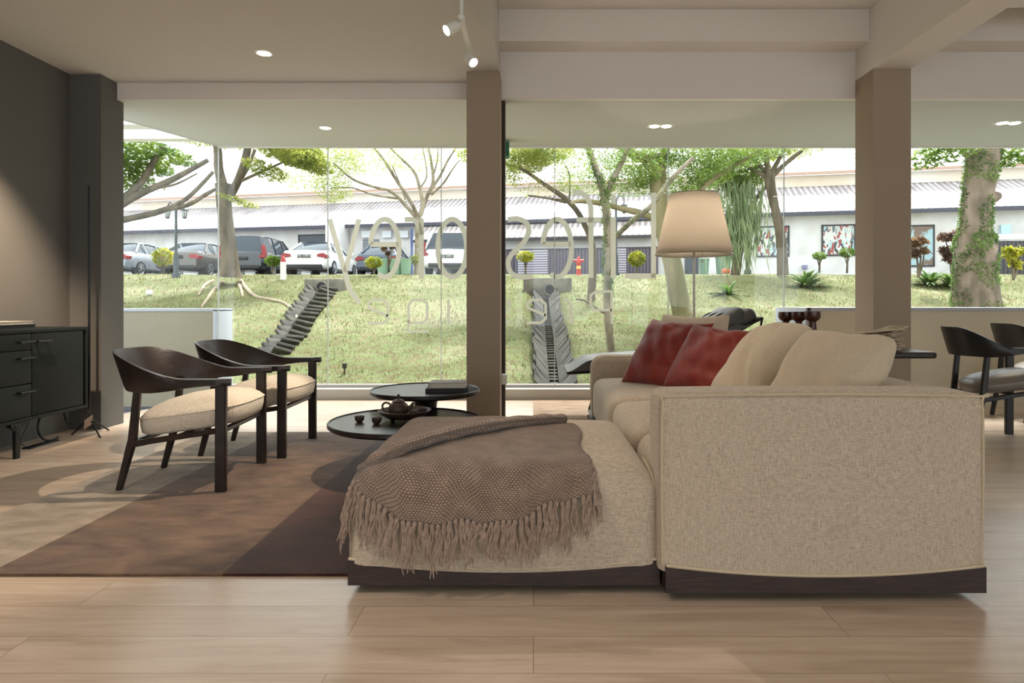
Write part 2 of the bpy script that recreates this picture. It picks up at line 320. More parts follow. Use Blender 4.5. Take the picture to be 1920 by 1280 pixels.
# ---------------- room shell ----------------
CE, SO, WY = 2.72, 2.585, 6.6            # left ceiling height, soffit height, glass line
XR, XL, YB = 7.5, -3.55, -4.5
b = MB(); b.prism([(-3.55,YB),(XR,YB),(XR,WY),(-3.25,WY),(-3.72,5.35),(-3.55,5.17)], 'z', -.2, 0); struct(b, 'floor', M['floor'])
b = MB(); b.box((XL-.2,YB,0),(XL,5.17,3.3)); b.box((XL,4.9,0),(-3.31,5.17,CE)); struct(b, 'wall_left', M['dark'])
b = MB(); b.box((XL-.2,YB-.2,0),(XR+.2,YB,.35)); b.box((XL-.2,YB-.2,2.55),(XR+.2,YB,3.3))
for x in (XL-.2,-.3,3.2,XR-.1): b.box((x,YB-.2,.35),(x+.3,YB,2.55))
struct(b, 'wall_back', M['ceil'])
b = MB(); b.box((XL,YB-.12,.35),(XR,YB-.11,2.55)); struct(b, 'window_11', M['glass'])  # unseen back glazing, added so sky light fills the room from behind
b = MB(); b.box((XR,YB,0),(XR+.2,WY+.1,3.3)); struct(b, 'wall_right', M['ceil'])
b = MB()
b.box((XL-.2,YB,CE),(-.26,5.09,3.3))                                            # left dropped ceiling
struct(b, 'ceiling', M['ceil2'])
b = MB(); b.box((XL-.2,5.09,SO),(-.26,5.1,CE+.01)); struct(b, 'trim_5', M['ceil'])
b = MB(); b.prism([(-3.72,5.1),(9,5.1),(9,WY+.08),(-3.24,WY+.08),(-3.66,5.6)], 'z', SO, 3.3); struct(b, 'ceiling_soffit', M['soffit'])
b = MB(); b.box((-.26,YB,3.19),(XR,5.1,3.3))
struct(b, 'ceiling_raised', M['ceil'])
b = MB(); b.box((-.26,5.05,SO-.005),(XR,5.1,2.97)); b.box((-.26,4.84,2.95),(XR,5.1,3.19)); struct(b, 'trim_1', M['ceil'])     # stepped beam by the window
b = MB(); b.box((2.54,YB,CE),(2.82,5.05,3.19)); struct(b, 'trim_2', M['ceil'])   # beam over right column
b = MB(); b.box((2.82,2.3,2.95),(XR,2.5,3.19)); b.box((2.82,4.3,3.02),(XR,4.45,3.19)); struct(b, 'trim_3', M['ceil'])
b = MB(); b.box((-.505,4.84,0),(-.252,5.1,CE)); struct(b, 'column_centre', M['col'])
b = MB(); b.box((2.54,4.78,0),(2.82,5.05,CE)); struct(b, 'column_right', M['col'])
# glazing
JX = [-3.25,-2.12,-.95,.22,1.39,2.585,3.89,5.2,6.4,XR]
for i, (a, c) in enumerate(zip(JX, JX[1:])):
    zb = .13 if c < 2.6 else .93
    b = MB(); b.box((a+.004,WY,zb),(c-.004,WY+.01,SO)); o = tag(b.build('window_%d'%(i+1), M['glass']), kind='structure')
    b = MB(); b.box((a-.0035,WY-.004,zb),(a+.0035,WY+.014,SO)); b.build('glass_joint', M['joint'], o)
b = MB(); A = Vector((-3.255,WY,0)); B = Vector((-3.70,5.45,0)); d = (B-A); n = Vector((-d.y,d.x,0)).normalized()*.01
b.prism([(A.x,A.y),(B.x,B.y),(B.x+n.x,B.y+n.y),(A.x+n.x,A.y+n.y)], 'z', .03, SO); struct(b, 'window_10', M['glass'])
b = MB(); b.box((-3.25,WY-.16,0),(2.585,WY+.06,.105), .004); b.box((-3.25,WY-.03,.105),(2.585,WY+.04,.135)); struct(b, 'window_sill_frame', mat('sill paint', srgb(186,182,174), .6))
b = MB(); b.box((-3.25,WY-.01,SO-.012),(XR,WY+.03,SO+.001)); struct(b, 'window_head_frame', M['white'])
b = MB(); b.box((2.585,5.98,0),(XR,WY+.1,.895)); struct(b, 'parapet_right', M['low'])
b = MB(); b.box((2.55,5.96,.895),(XR,WY+.1,.928), .003); b.box((2.535,5.96,0),(2.585,WY+.1,.928), .003); struct(b, 'parapet_capping_right', M['alu'])
b = MB(); b.box((-5.6,6.64,-.12),(-3.32,6.95,.885)); b.box((-5.6,6.63,-.12),(-3.32,6.64,.0)); struct(b, 'parapet_left', M['low_shade'])  # darker copy of the cream parapet paint, its shade put into the colour
b = MB(); b.box((-5.6,6.63,.885),(-3.27,6.96,.915), .003); b.box((-3.32,6.63,-.12),(-3.27,6.96,.9), .003); struct(b, 'parapet_capping_left', M['alu'])
b = MB(); b.box((-7,5.0,-.2),(-3.2,6.64,-.1)); struct(b, 'terrace_floor', mat('dark terrace floor', srgb(70,76,84), .7))
b = MB(); b.box((-.252,5.1,0),(-.225,5.2,SO), .002); b.box((-.3,5.1,0),(-.252,5.2,SO)); struct(b, 'trim_4', mat('dark post', srgb(60,50,44), .6))
b = MB(); b.box((-.252,4.98,.335),(-.205,5.06,.41), .004); tag(b.build('wall_socket', M['white']), 'small white socket box low on the right side of the centre column', 'socket')
b = MB(); b.box((-.30,6.3,2.42),(-.24,6.42,2.56)); tag(b.build('exit_sign', mat('green sign face', srgb(24,92,64), .5), loc=(0,0,0)), 'small dark green sign hanging by the glass just right of the centre column', 'sign')
# ================= rug =================
b = MB(); b.soft((-1.21,3.507,.006), (1.21,1.253,.0065), .006, 10, fn=None); rg = b.build('area_rug', M['rug'])
tag(rg, 'large wool rug in wide beige, tan and dark brown stripes under armchairs and coffee tables', 'rug')
b = MB(); b.box((0.0,5.3,0),(2.3,6.34,.008), .003); tag(b.build('hide_rug', M['jute']), 'streaked brown rug on the floor near the window behind the sofa', 'rug')
# ================= sofa =================
def plinth(x0, x1, y0, y1, sag=.033, zt=.113, zb=.03):
    b = MB(); n = 24; xc = (x0+x1)/2; hw = (x1-x0)/2
    pts = [(x0,zb),(x1,zb)]+[(x1-2*hw*k/n, zt-sag*(1-(1-2*k/n)**2)) for k in range(n+1)]
    b.prism(pts, 'y', y0, y1); return b
def sagfn(h, sag=.033):
    def f(q, u):
        if u[2] < 0: q = Vector((q.x, q.y, q.z-sag*(1-min(1,u[0]**2))*min(1,-u[2]*1.0)))
        return q
    return f
sofa = empty('sectional_sofa', (.94,3.4,0))
tag(sofa, 'long oatmeal linen sectional sofa on a dark wooden plinth, side panel facing the camera', 'sofa')
S0 = Vector((.94,3.4,0))
def sp(b, name, m): o = b.build(name, m, sofa); o.location = -S0; return o
X0, X1, Y0, YE = .426, 1.459, 2.06, 4.9
sp(plinth(X0, X1, Y0, 3.06), 'plinth', M['base'])
sp(plinth(X0, X1, 3.08, YE-.02), 'plinth', M['base'])
# near side panel: rounded slab
b = MB(); b.soft((.936,2.165,.385), (.528,.10,.287),   .035, 16, (.004,.008,.008), sagfn(None), flatb=True); pn = sp(b, 'side_panel', M['sofa'])
def pipe(pts, r=.0045, name='piping', par=None):
    b = MB(); b.tube(pts, r, 6); o = b.build(name, M['piping'], par); return o
zt = .664; yf = 2.067
pp = [(.419,2.074,.12),(.416,2.072,.4),(.419,2.073,.645),(.433,2.072,.661),(.94,2.068,.669),(1.438,2.072,.661),(1.453,2.073,.645),(1.456,2.072,.4),(1.453,2.074,.12)]
pipe(catmull(pp,5), par=pn)
n = 24; pipe([(X0+.003+(X1-X0-.006)*k/n, Y0+.002, .118-.033*(1-(1-2*k/n)**2)) for k in range(n+1)], .005, par=pn)
# long back (runs away from the camera on the right)
b = MB(); b.soft((1.365,3.48,.385), (.099,1.40,.280), .04, 16, (.004,0,.008)); sp(b, 'backrest', M['sofa'])
# far arm, rounded
b = MB(); b.soft((.93,4.80,.335), (.50,.095,.245), .09, 16, (.004,.01,.004)); fa = sp(b, 'armrest', M['sofa'])
pipe([(.437,4.715,.13),(.433,4.71,.3),(.437,4.71,.48),(.47,4.712,.545),(.53,4.712,.570),(1.2,4.712,.572)], par=fa)
# seats
for (ya, yb, xo) in ((2.27,2.74,0),(2.75,3.58,0),(3.59,4.70,-.005)):
    b = MB(); b.soft(((.44+1.27)/2+xo,(ya+yb)/2,.27), ((1.27-.44)/2,(yb-ya)/2,.155), .075, 16, (.02,.002,.022)); sp(b, 'seat', M['sofa'])
b = MB(); b.soft((.43,4.99,.05), (.012,.012,.05), .005, 3); sp(b, 'foot', M['steel'])
# chaise / ottoman
ott = empty('ottoman', (-.098,2.6,0)); tag(ott, 'square oatmeal linen ottoman with rounded top beside the sofa, a throw over it', 'ottoman')
def op(b, name, m): o = b.build(name, m, ott); o.location = (.098,-2.6,0); return o
op(plinth(-.614,.418,2.117,3.07), 'plinth', M['base'])
OX, OY, OHX, OHY, OZT, ORR = -.098, 2.595, .514, .478, .415, .085
def ofn(q, u):
    q = sagfn(None)(q, u)
    return q
b = MB(); b.soft((OX,OY,.26), (OHX,OHY,.155), ORR, 24, (.004,.014,.03), ofn, flatb=True, sq=.27)
ob = op(b, 'upholstery', M['sofa'])
pipe([(-.612+1.028*k/n, 2.119, .118-.033*(1-(1-2*k/n)**2)) for k in range(n+1)], .005, par=ob)
pts = catmull([(.405,2.128,.12),(.412,2.122,.25),(.408,2.128,.34),(.395,2.16,.395),(.385,2.25,.42)],5); pipe(pts, .004, par=ob)
# ================= throw =================
th = empty('throw_blanket', (-.2,2.5,.44)); tag(th, 'taupe loosely knitted throw with long fringe draped over the ottoman', 'throw')
def surf(a, bb, off=.008):
    """lay the point (a = x, bb = distance measured along the cloth) over the ottoman"""
    xl = OX-OHX-.004; yf = OY-OHY-.012; r = ORR+.01
    dx = max(0, (xl+r)-a); dy = max(0, (yf+r)-bb)
    def wrap(d):
        if d < r*PI/2: t = d/r; return r*math.sin(t), r*(1-math.cos(t))
        return r, r+(d-r*PI/2)
    hx, vx = wrap(dx); hy, vy = wrap(dy)
    x = (xl+r)-hx if dx > 0 else a; y = (yf+r)-hy if dy > 0 else bb
    u = (a-OX)/OHX; v = (bb-OY)/OHY
    crown = .03*max(0,1-min(1,u*u))*max(0,1-min(1,v*v))
    z = OZT+crown-max(vx, vy)-.25*min(vx,vy)
    if dx > 0 and dy > 0:                                           # round the corner in plan
        k = .15*min(hx,hy); x += k; y += k
    q = Vector((x,y,z)); nn = Vector((-(min(1,dx/(r*1.2))), -(min(1,dy/(r*1.2))), 1-.9*min(1,max(dx,dy)/(r*1.5)))); nn.normalize()
    # belly of the front
    if dy > r: q.y -= .018*max(0,1-u*u)*min(1,(dy-r)/.1)
    w_ = noise.noise(Vector((a*3.2,bb*3.2,1.7)))*.010+noise.noise(Vector((a*9,bb*9,4.1)))*.004
    return q+nn*(off+max(0,w_+.006))
hem_px = [(560,.40),(650,.385),(668,.345),(700,.300),(745,.268),(800,.250),(860,.243),(900,.245),(950,.262),(1000,.283),(1060,.310),(1105,.335)]
def hem_b(a):
    # cloth distance of the hem for column a (front face), from how far it hangs
    px = VX+a*F/2.1
    z = interp([p[0] for p in hem_px],[p[1] for p in hem_px],px)
    r = ORR+.01; drop = OZT-z
    return (OY-OHY-.012+r)-(r*PI/2+(drop-r))
AL, AR = -.70, .185
def cloth(s, t):
    a = AL+(AR-AL)*s+.012*math.sin(t*9+1)*(s > .95)
    bh = hem_b(a)+.012*math.sin(a*21)+.006*math.sin(a*47)
    bt = interp([0,.15,.3,.72,1],[2.86,2.99,3.0,2.86,2.79],s)
    return surf(a, bh+(bt-bh)*t, .008)
b = MB(); b.grid(cloth, 90, 90); cl = b.build('cloth', M['throw'], th); cl.location = -Vector(th.location)
set_uv(cl, lambda i: ((i//90)/89*.885, (i%90)/89*1.15))
m_ = cl.modifiers.new('thick','SOLIDIFY'); m_.thickness = .008; m_.offset = -1
# rolled fold lying diagonally over the top
path = catmull([(-.595,2.17,.395),(-.53,2.20,.432),(-.44,2.28,.462),(-.31,2.42,.474),(-.14,2.58,.478),(.02,2.72,.468),(.13,2.83,.452)],8)
b = MB()
rad = [.018+.026*smooth(min(1,i/10))*(1-.35*i/len(path))+.004*math.sin(i*1.1) for i in range(len(path))]
rad[-1] = .012; rad[0] = .012
b.tube(path, rad, 14, flat=.62); fo = b.build('rolled_fold', M['throw'], th); set_uv(fo, lambda i: ((i//14)*.0185, (i%14)*.0105*1.0)); fo.location = -Vector(th.location)
b = MB(); rnd = random.Random(5)
def strand(p, L, sway, r, out):
    q = [Vector(p)]; n = 7
    ph = rnd.uniform(0,6)
    for i in range(1,n+1):
        t = i/n
        q.append(Vector(p)+Vector((sway[0]*t+.006*math.sin(ph+t*7), out*math.sin(t*PI*.5)+sway[1]*t+.003*math.sin(ph+t*9), -L*t)))
    b.tube(q, [r*1.1]+[r*(1-.15*math.sin(3*i)) for i in range(n-1)]+[r*.45], 5)
N_T = 46
for k in range(N_T):
    s = (k+.5)/N_T; p = cloth(s*.995, 0.0); L0 = rnd.uniform(.12,.168)
    if 27 <= k <= 28 or k == 50: L0 *= .35
    a = AL+(AR-AL)*s
    left = a < -.60
    nst = rnd.choice((4,5,6,6))
    gx = rnd.uniform(-.014,.014)
    b.lathe([(0,.009),(.007,.004),(.008,-.002),(.005,-.009),(0,-.011)], p+Vector((0,-.006,0)), 6)
    for j in range(nst):
        st = p+Vector((rnd.uniform(-.004,.004), -.006+rnd.uniform(-.004,.002), 0))
        L1 = L0*rnd.uniform(.72,1.05)
        L1 = min(L1, st.z-.05)
        if left: strand(st, L1, (-.01+rnd.uniform(-.015,.012), rnd.uniform(-.012,.012)), .0032, -.012)
        else: strand(st, L1, (gx+rnd.uniform(-.014,.014), rnd.uniform(-.004,.001)), .0032, -.012)
for k in range(7):                                                   # right side fringe
    t = .03+k*.035; p = cloth(1.0, t)
    for j in range(4): strand(p+Vector((.004,-.004,0)), rnd.uniform(.08,.13), (.012+rnd.uniform(-.01,.012), -.01), .0032, -.012)
fr = b.build('fringe', M['fringe'], th); fr.location = -Vector(th.location)
# ================= cushions =================
def pillow(name, w, h, t, m, loc, rot, seed, label, cat='cushion', group=None, wr=.012, pipe_m=None, pinch=.055, slump=0, rc=.0, crease=0):
    b = MB(); n = 44; off = Vector((seed*3.1,seed*1.7,0))
    for sg in (-1,1):
        def f(s, q):
            u = 2*s-1; v = 2*q-1; u = math.sin(u*PI/2)*.35+u*.65; v = math.sin(v*PI/2)*.35+v*.65
            k = ((1-abs(u)**2.6)*(1-abs(v)**2.6))
            th_ = t/2*max(0,k)**.52
            x = u*w/2*(1-pinch*(1-abs(u)**.5*0)*(1-v*v)*abs(u)**3*.9); y = v*h/2*(1-pinch*(1-u*u)*abs(v)**3*.9)
            y -= slump*(1-u*u)*(v+1)/2*h
            if rc: q_ = (abs(u)*abs(v))**5; x *= 1-rc*q_; y *= 1-rc*q_
            z = sg*th_
            e = max(0,k)**.5
            z += sg*e*wr*(noise.noise(Vector((u*2.2,v*2.2,sg*2))+off)+.5*noise.noise(Vector((u*5+v*3,v*1.6,sg*3))+off))
            if crease:                                                # soft folds running in from the edges
                g = math.exp(-((u-.45)**2/.10+(v+.45)**2/.02))+.7*math.exp(-((u+.2)**2/.25+(v-.75+.3*u)**2/.008)); z -= sg*crease*g*e
                z += sg*e*crease*.4*math.sin(u*9+v*4)*abs(v)**2
            return Vector((x,y,z))
        b.grid(f, n, n)
    bmesh.ops.remove_doubles(b.bm, verts=b.bm.verts, dist=.0008)
    o = b.build(name, m, angle=70); o.location = loc; o.rotation_euler = rot
    return tag(o, label, cat, group)
def orient(facing, lean, roll=0):
    """pillow upright: local y up; facing = horizontal direction (deg) of its face normal; lean = degrees it tips back"""
    Mx = Matrix.Rotation(R(facing), 4, 'Z') @ Matrix.Rotation(R(90-lean), 4, 'Y') @ Matrix.Rotation(R(90), 4, 'Z')
    Mx = Mx @ Matrix.Rotation(R(roll), 4, 'Z')
    return Mx.to_euler()
pillow('cushion', .43, .57, .23, M['sofa2'], (1.150,2.54,.628), orient(212,38,-3), 1, 'plump oatmeal linen cushion nearest the camera in the sofa corner', group='oatmeal back cushions', wr=.022, slump=.03, rc=.12, crease=.012)
pillow('cushion', .44, .57, .22, M['sofa2'], (1.145,3.25,.635), orient(196,42,2), 2, 'large oatmeal cushion leaning on sofa back between corner cushion and red pillows', group='oatmeal back cushions', wr=.018, slump=-.03, rc=.14, crease=.006)
pillow('cushion', .54, .54, .18, M['sofa2'], (1.075,4.45,.655), orient(228,25,0), 3, 'oatmeal linen cushion at the far end, behind the red pillows', group='oatmeal back cushions', wr=.015, slump=.05, rc=.06)
pillow('cushion', .50, .52, .20, M['velvet'], (.875,4.20,.638), orient(222,36,-3), 4, 'rust red velvet cushion farther from the camera, left of the other red one', group='rust velvet cushions', wr=.018, slump=.03, crease=.02)
pillow('cushion', .48, .48, .20, M['velvet'], (1.075,3.88,.625), orient(222,36,-5), 5, 'rust red velvet cushion on the right, nearer the oatmeal cushion', group='rust velvet cushions', wr=.02, slump=.04, crease=.024)
# ================= armchairs =================
def chair(name, P, wood, seatm, cushion):
    root = empty(name)
    za, zt_, zbk, zs, a_, b_ = P['arm'], P['top'], P['bot'], P['seat'], P['a'], P['b']
    xf = P['xf']; xc = P['xc']
    n = 64
    path = []
    arm = xf-xc; La = arm; Lc = PI*.5*(a_+b_)*1.0; tot = 2*La+Lc
    for i in range(n+1):
        s = tot*i/n
        if s < La: path.append((xf-s, -b_, 0))
        elif s > La+Lc: path.append((xc+(s-La-Lc), b_, 0))
        else:
            th_ = -PI/2+PI*(s-La)/Lc; path.append((xc-a_*math.cos(th_), b_*math.sin(th_), math.cos(th_)))
    b = MB(); rings = []
    for i, (x, y, cth) in enumerate(path):
        qq = abs(tot*i/n-tot/2)/(tot/2)
        k = 1-smooth((qq-.16)/.56); k2 = 1-smooth((qq-.30)/.50)
        ztop = za+(zt_-za)*k; zbot = za-.035-(za-.035-zbk)*(1-smooth((qq-.45)/.45))
        x0, y0, _ = path[max(i-1,0)]; x1, y1, _ = path[min(i+1,n)]
        t = Vector((x1-x0,y1-y0,0)).normalized(); nrm = Vector((t.y,-t.x,0))       # outward
        if nrm.dot(Vector((min(0,x-xc), y, 0))) < 0: nrm = -nrm
        wd = .052*(1-k2)+.017*k2; lean = P['lean']*(1-smooth((qq-.2)/.5))
        tip = min(1, .35+min(i,n-i)*.35)
        wd *= tip if tip < 1 else 1
        c = Vector((x,y,0))
        q = []
        m_ = (ztop+zbot)/2; hh = (ztop-zbot)/2
        for (uu, vv) in ((-.5,-.8),(-.35,-1),(.35,-1),(.5,-.8),(.5,0),(.5,.8),(.35,1),(-.35,1),(-.5,.8),(-.5,0)):
            q.append(c+nrm*(uu*wd+lean*(vv+1)/2)+Vector((0,0,m_+vv*hh)))
        rings.append(b.vs(q))
    for r1, r2 in zip(rings, rings[1:]):
        for k in range(10): b.face([r1[k], r1[(k+1)%10], r2[(k+1)%10], r2[k]])
    b.face(rings[0]); b.face(rings[-1][::-1]); b.build('backrest_and_arms', wood, root, angle=50)
    lx, rx = P['fx'], P['rx']; rw = P['rw']; fw = P['fw']
    for sg in (-1,1):
        b = MB(); b.bar((lx,sg*fw,0),(lx,sg*(fw-.005),za-.03),.032,.054, side=(0,1,0)); b.build('leg', wood, root)
        b = MB(); b.bar((rx-.075,sg*rw,0),(rx-.01,sg*rw,zs-.175),.028,.028,.03,.040); b.bar((rx-.01,sg*rw,zs-.185),(rx+.02,sg*(rw+.004),zbk+.03),.03,.040,.028,.034); b.build('leg', wood, root)
    b = MB()
    for sg in (-1,1):
        b.bar((rx-.015,sg*rw,zs-.19),(rx+.06,sg*(rw+.004),zs-.182),.026,.040,.026,.028)
        b.bar((rx+.05,sg*(rw+.004),zs-.182),(lx,sg*(fw-.01),zs-.115),.026,.028)
    b.bar((rx-.01,-rw,zs-.185),(rx-.01,rw,zs-.185),.03,.026, side=(1,0,0)); b.bar((lx-.01,-fw,zs-.125),(lx-.01,fw,zs-.125),.03,.026, side=(1,0,0))
    b.bar(((lx+rx)/2,-fw+.03,zs-.155),((lx+rx)/2,fw-.03,zs-.155),.04,.02, side=(1,0,0))
    b.build('seat_frame', wood, root)
    hx = (lx-rx)/2+.055; cx = (lx+rx)/2+.02; T = cushion
    def out(th_, r=1):
        c, s_ = math.cos(th_), math.sin(th_); e = .62
        x = hx*math.copysign(abs(c)**e, c); wy = (fw-.012)-(.045)*(1-(x/hx+1)/2)
        return Vector((cx+x*r, wy*math.copysign(abs(s_)**e, s_)*r, (x/hx)*.040*r))
    b = MB(); prof = [(0,0),(.6,0),(.9,.0),(.965,.08),(.995,.3),(1,.48),(.985,.56),(.93,.66),(.8,.80),(.55,.93),(.25,1.0),(0,1.01)]
    rings = []
    for r, z in prof:
        if r == 0: rings.append(b.vs([Vector((cx,0,zs-.128+T*z))])); continue
        rings.append(b.vs([out(k*2*PI/48, r)+Vector((0,0,zs-.128+T*z)) for k in range(48)]))
    for A, B in zip(rings, rings[1:]):
        for k in range(48):
            k2 = (k+1)%48
            if len(A) == 1: b.face([A[0],B[k2],B[k]])
            elif len(B) == 1: b.face([A[k],A[k2],B[0]])
            else: b.face([A[k],A[k2],B[k2],B[k]])
    cu = b.build('seat_cushion', seatm, root, angle=80)
    b = MB(); b.tube([out(k*2*PI/48,1.0)+Vector((0,0,zs-.128+T*.52)) for k in range(49)], .0045, 5); b.build('piping', seatm, cu)
    return root
LP = dict(arm=.572, top=.708, bot=.50, seat=.425, a=.33, b=.305, xf=.30, xc=.0, fx=.245, rx=-.21, rw=.225, fw=.29, lean=.058)
c1 = chair('lounge_armchair', LP, M['wood'], M['boucle'], .175)
c1.location = (-1.845,3.51,.012); c1.rotation_euler[2] = R(4)
tag(c1, 'dark wooden lounge armchair with cream boucle seat, the nearer of two on the rug', 'armchair', 'armchairs on the rug')
c2 = copy_tree(c1); c2.location = (-1.80,4.23,.012); c2.rotation_euler[2] = R(1)
tag(c2, 'dark wooden lounge armchair with cream boucle seat, the farther of two on the rug', 'armchair')
DP = dict(arm=.67, top=.80, bot=.60, seat=.50, a=.27, b=.28, xf=.14, xc=.0, fx=.21, rx=-.17, rw=.20, fw=.235, lean=.05)
c3 = chair('dining_chair', DP, mat('black stained ash', srgb(24,21,21), .4), M['leather2'], .125)
c3.location = (3.27,4.53,0); c3.rotation_euler[2] = R(-9)
tag(c3, 'black wooden dining chair with taupe leather seat, the nearer at the right edge', 'chair', 'dining chairs at the right')
c4 = copy_tree(c3); c4.location = (4.22,5.35,0); c4.rotation_euler[2] = R(-2)
tag(c4, 'black wooden dining chair farther back at the right edge, by the low wall', 'chair')
# ================= coffee tables =================
def ctable(loc, rad, zt_, label):
    r = empty('coffee_table', loc); tag(r, label, 'coffee table', 'round coffee tables')
    b = MB(); b.lathe([(0,zt_-.034),(rad*.80,zt_-.034),(rad-.012,zt_-.030),(rad,zt_-.020),(rad,zt_-.002),(rad-.004,zt_+.002),(rad-.010,zt_+.002),(rad-.013,zt_-.004),(0,zt_-.004)], seg=72); b.build('tabletop', M['wood2'], r)
    b = MB(); b.lathe([(0,.018),(.062,.018),(.058,.05),(.062,zt_*.5),(.085,zt_-.034),(0,zt_-.034)], seg=32); b.build('pedestal', M['wood2'], r)
    b = MB(); b.lathe([(0,0),(rad*.48,0),(rad*.48,.008),(rad*.44,.018),(0,.020)], seg=48); b.build('base', M['wood2'], r)
    return r
ctable((-.727,3.65,.012), .43, .29, 'lower and larger round dark coffee table with the tea set')
ctable((-.709,4.21,.012), .358, .39, 'taller and smaller round dark coffee table behind, with two books')
TZ = .298
# tray, teapot, cups
tx, ty = -.735, 3.66
b = MB(); b.lathe([(0,.012),(.075,.012),(.10,.016),(.138,.040),(.150,.058),(.146,.060),(.132,.044),(.10,.024),(0,.022)], (0,0,0), 48)
tr = empty('tea_tray', (tx,ty,TZ)); b.build('bowl', M['clay'], tr); tag(tr, 'round dark clay tea tray on short feet holding the teapot on the lower coffee table', 'tray')
for k in range(3):
    b = MB(); b.soft((.085*math.cos(k*2.1+.6),.085*math.sin(k*2.1+.6),.0075), (.012,.012,.0085), .004, 3); b.build('foot', M['clay'], tr)
tp = empty('teapot', (tx-.035,ty-.005,TZ+.022)); tag(tp, 'small dark brown clay teapot standing in the round tray', 'teapot')
b = MB(); b.lathe([(0,0),(.034,0),(.040,.004),(.056,.026),(.059,.045),(.050,.068),(.036,.080),(.030,.083),(0,.083)]); b.build('body', M['clay'], tp)
b = MB(); b.lathe([(.034,.082),(.036,.086),(.026,.094),(.008,.099),(.005,.104),(.0075,.110),(.009,.118),(.006,.126),(0,.128)]); b.build('lid', M['clay'], tp)
b = MB(); b.tube(catmull([(.045,-.003,.035),(.066,-.006,.047),(.078,-.007,.066),(.088,-.008,.080)],4), [.014-.0006*i for i in range(13)], 10); b.build('spout', M['clay'], tp)
b = MB(); b.tube(catmull([(-.048,0,.070),(-.072,0,.078),(-.090,0,.066),(-.088,0,.040),(-.068,0,.026),(-.052,0,.026)],4), .0058, 8); b.build('handle', M['clay'], tp)
def cup():
    b = MB(); b.lathe([(0,0),(.014,0),(.016,.003),(.024,.012),(.027,.026),(.0275,.034),(.0255,.034),(.023,.018),(.014,.008),(0,.007)], seg=28); return b.build('teacup', M['clay'])
cps = [(cup(), (-.975,3.59,TZ), 'tiny brown teacup on the lower coffee table, the left of the pair')]
for loc, lb in (((-.865,3.535,TZ), 'tiny brown teacup on the lower coffee table, the right of the pair'), ((tx+.062,ty-.045,TZ+.024), 'tiny brown teacup in the tray in front of the teapot spout'), ((tx+.095,ty+.03,TZ+.026), 'tiny brown teacup in the tray, the one farther right')):
    c = cps[0][0].copy(); COL.objects.link(c); cps.append((c, loc, lb))
for c, loc, lb in cps: c.location = loc; tag(c, lb, 'cup', 'small teacups')
def book(loc, w, d, t, rz, cover, label, group=None, pages=None):
    r = empty('book', loc, rz); tag(r, label, 'book', group)
    b = MB(); b.box((-w/2,-d/2,0),(w/2,d/2,.003), .0008); b.box((-w/2,-d/2,t-.003),(w/2,d/2,t), .0008); b.box((-w/2,-d/2,.0005),(-w/2+.004,d/2,t-.0005)); b.build('cover', cover, r)
    b = MB(); b.box((-w/2+.005,-d/2+.005,.003),(w/2-.005,d/2-.005,t-.003)); b.build('pages', pages or M['paper'], r); return r
book((-.556,4.16,.398), .27, .21, .026, R(4), M['bookd'], 'black book lying under the pale one on the taller coffee table', 'coffee table books', M['bookd'])
book((-.553,4.165,.424), .235, .18, .034, R(2), M['bookg'], 'pale grey book on top of the black one on the taller coffee table', 'coffee table books')
# ================= cabinet =================
cb = empty('sideboard', (-3.34,3.85,0)); tag(cb, 'dark green sideboard with drawers and a door against the charcoal wall', 'sideboard')
def cp(b, name, m, par=None, lb=None):
    o = b.build(name, m, par or cb)
    if par is None or par is cb: o.location = (3.34,-3.85,0)
    if lb: o['label'] = lb
    return o
fx, bx, ya, yb, zb, zt2 = -3.18, -3.53, 2.35, 4.57, .225, .80
b = MB(); b.box((bx,ya,zt2-.022),(fx,yb,zt2), .002); b.box((bx,ya,zb),(fx,yb,zb+.022), .002); b.box((bx,yb-.022,zb+.022),(fx,yb,zt2-.022)); b.box((bx,ya,zb+.022),(fx,ya+.022,zt2-.022)); b.box((bx,ya+.022,zb+.022),(bx+.01,yb-.022,zt2-.022)); cp(b, 'carcass', M['cab'])
b = MB(); b.box((bx+.011,ya+.023,zb+.023),(fx-.024,yb-.024,zt2-.024)); cp(b, 'interior', M['cabin'])
def handle(y, z, par):
    b = MB(); b.tube([(fx+.022,y-.055,z),(fx+.022,y+.055,z)], [.0075,.0075], 10)
    for s in (-.045,.045): b.tube([(fx-.006,y+s,z),(fx+.022,y+s,z)], [.008,.0055], 10)
    b.lathe([(0,-.007),(.008,-.004),(.008,.004),(0,.007)], seg=12, M=Matrix.Translation((fx+.022,y+.06,z))@Matrix.Rotation(PI/2,4,'X'))
    return b.build('handle', M['black'], par)
for (z0, z1) in ((.252,.455),(.462,.668),(.675,.774)):
    for (y0, y1) in ((3.41,4.057),):
        b = MB(); b.box((fx-.022,y0,z0),(fx-.002,y1,z1), .0015); d_ = cp(b, 'drawer', M['cab']); handle(3.995, z1-.05 if z1 > .7 else z1-.045, d_)
for (y0, y1, hy) in ((4.063,4.525,4.135),(2.38,3.403,3.3)):
    b = MB(); b.box((fx-.022,y0,.252),(fx-.002,y1,.774), .0015); d_ = cp(b, 'door', M['cab']); handle(hy, .722, d_)
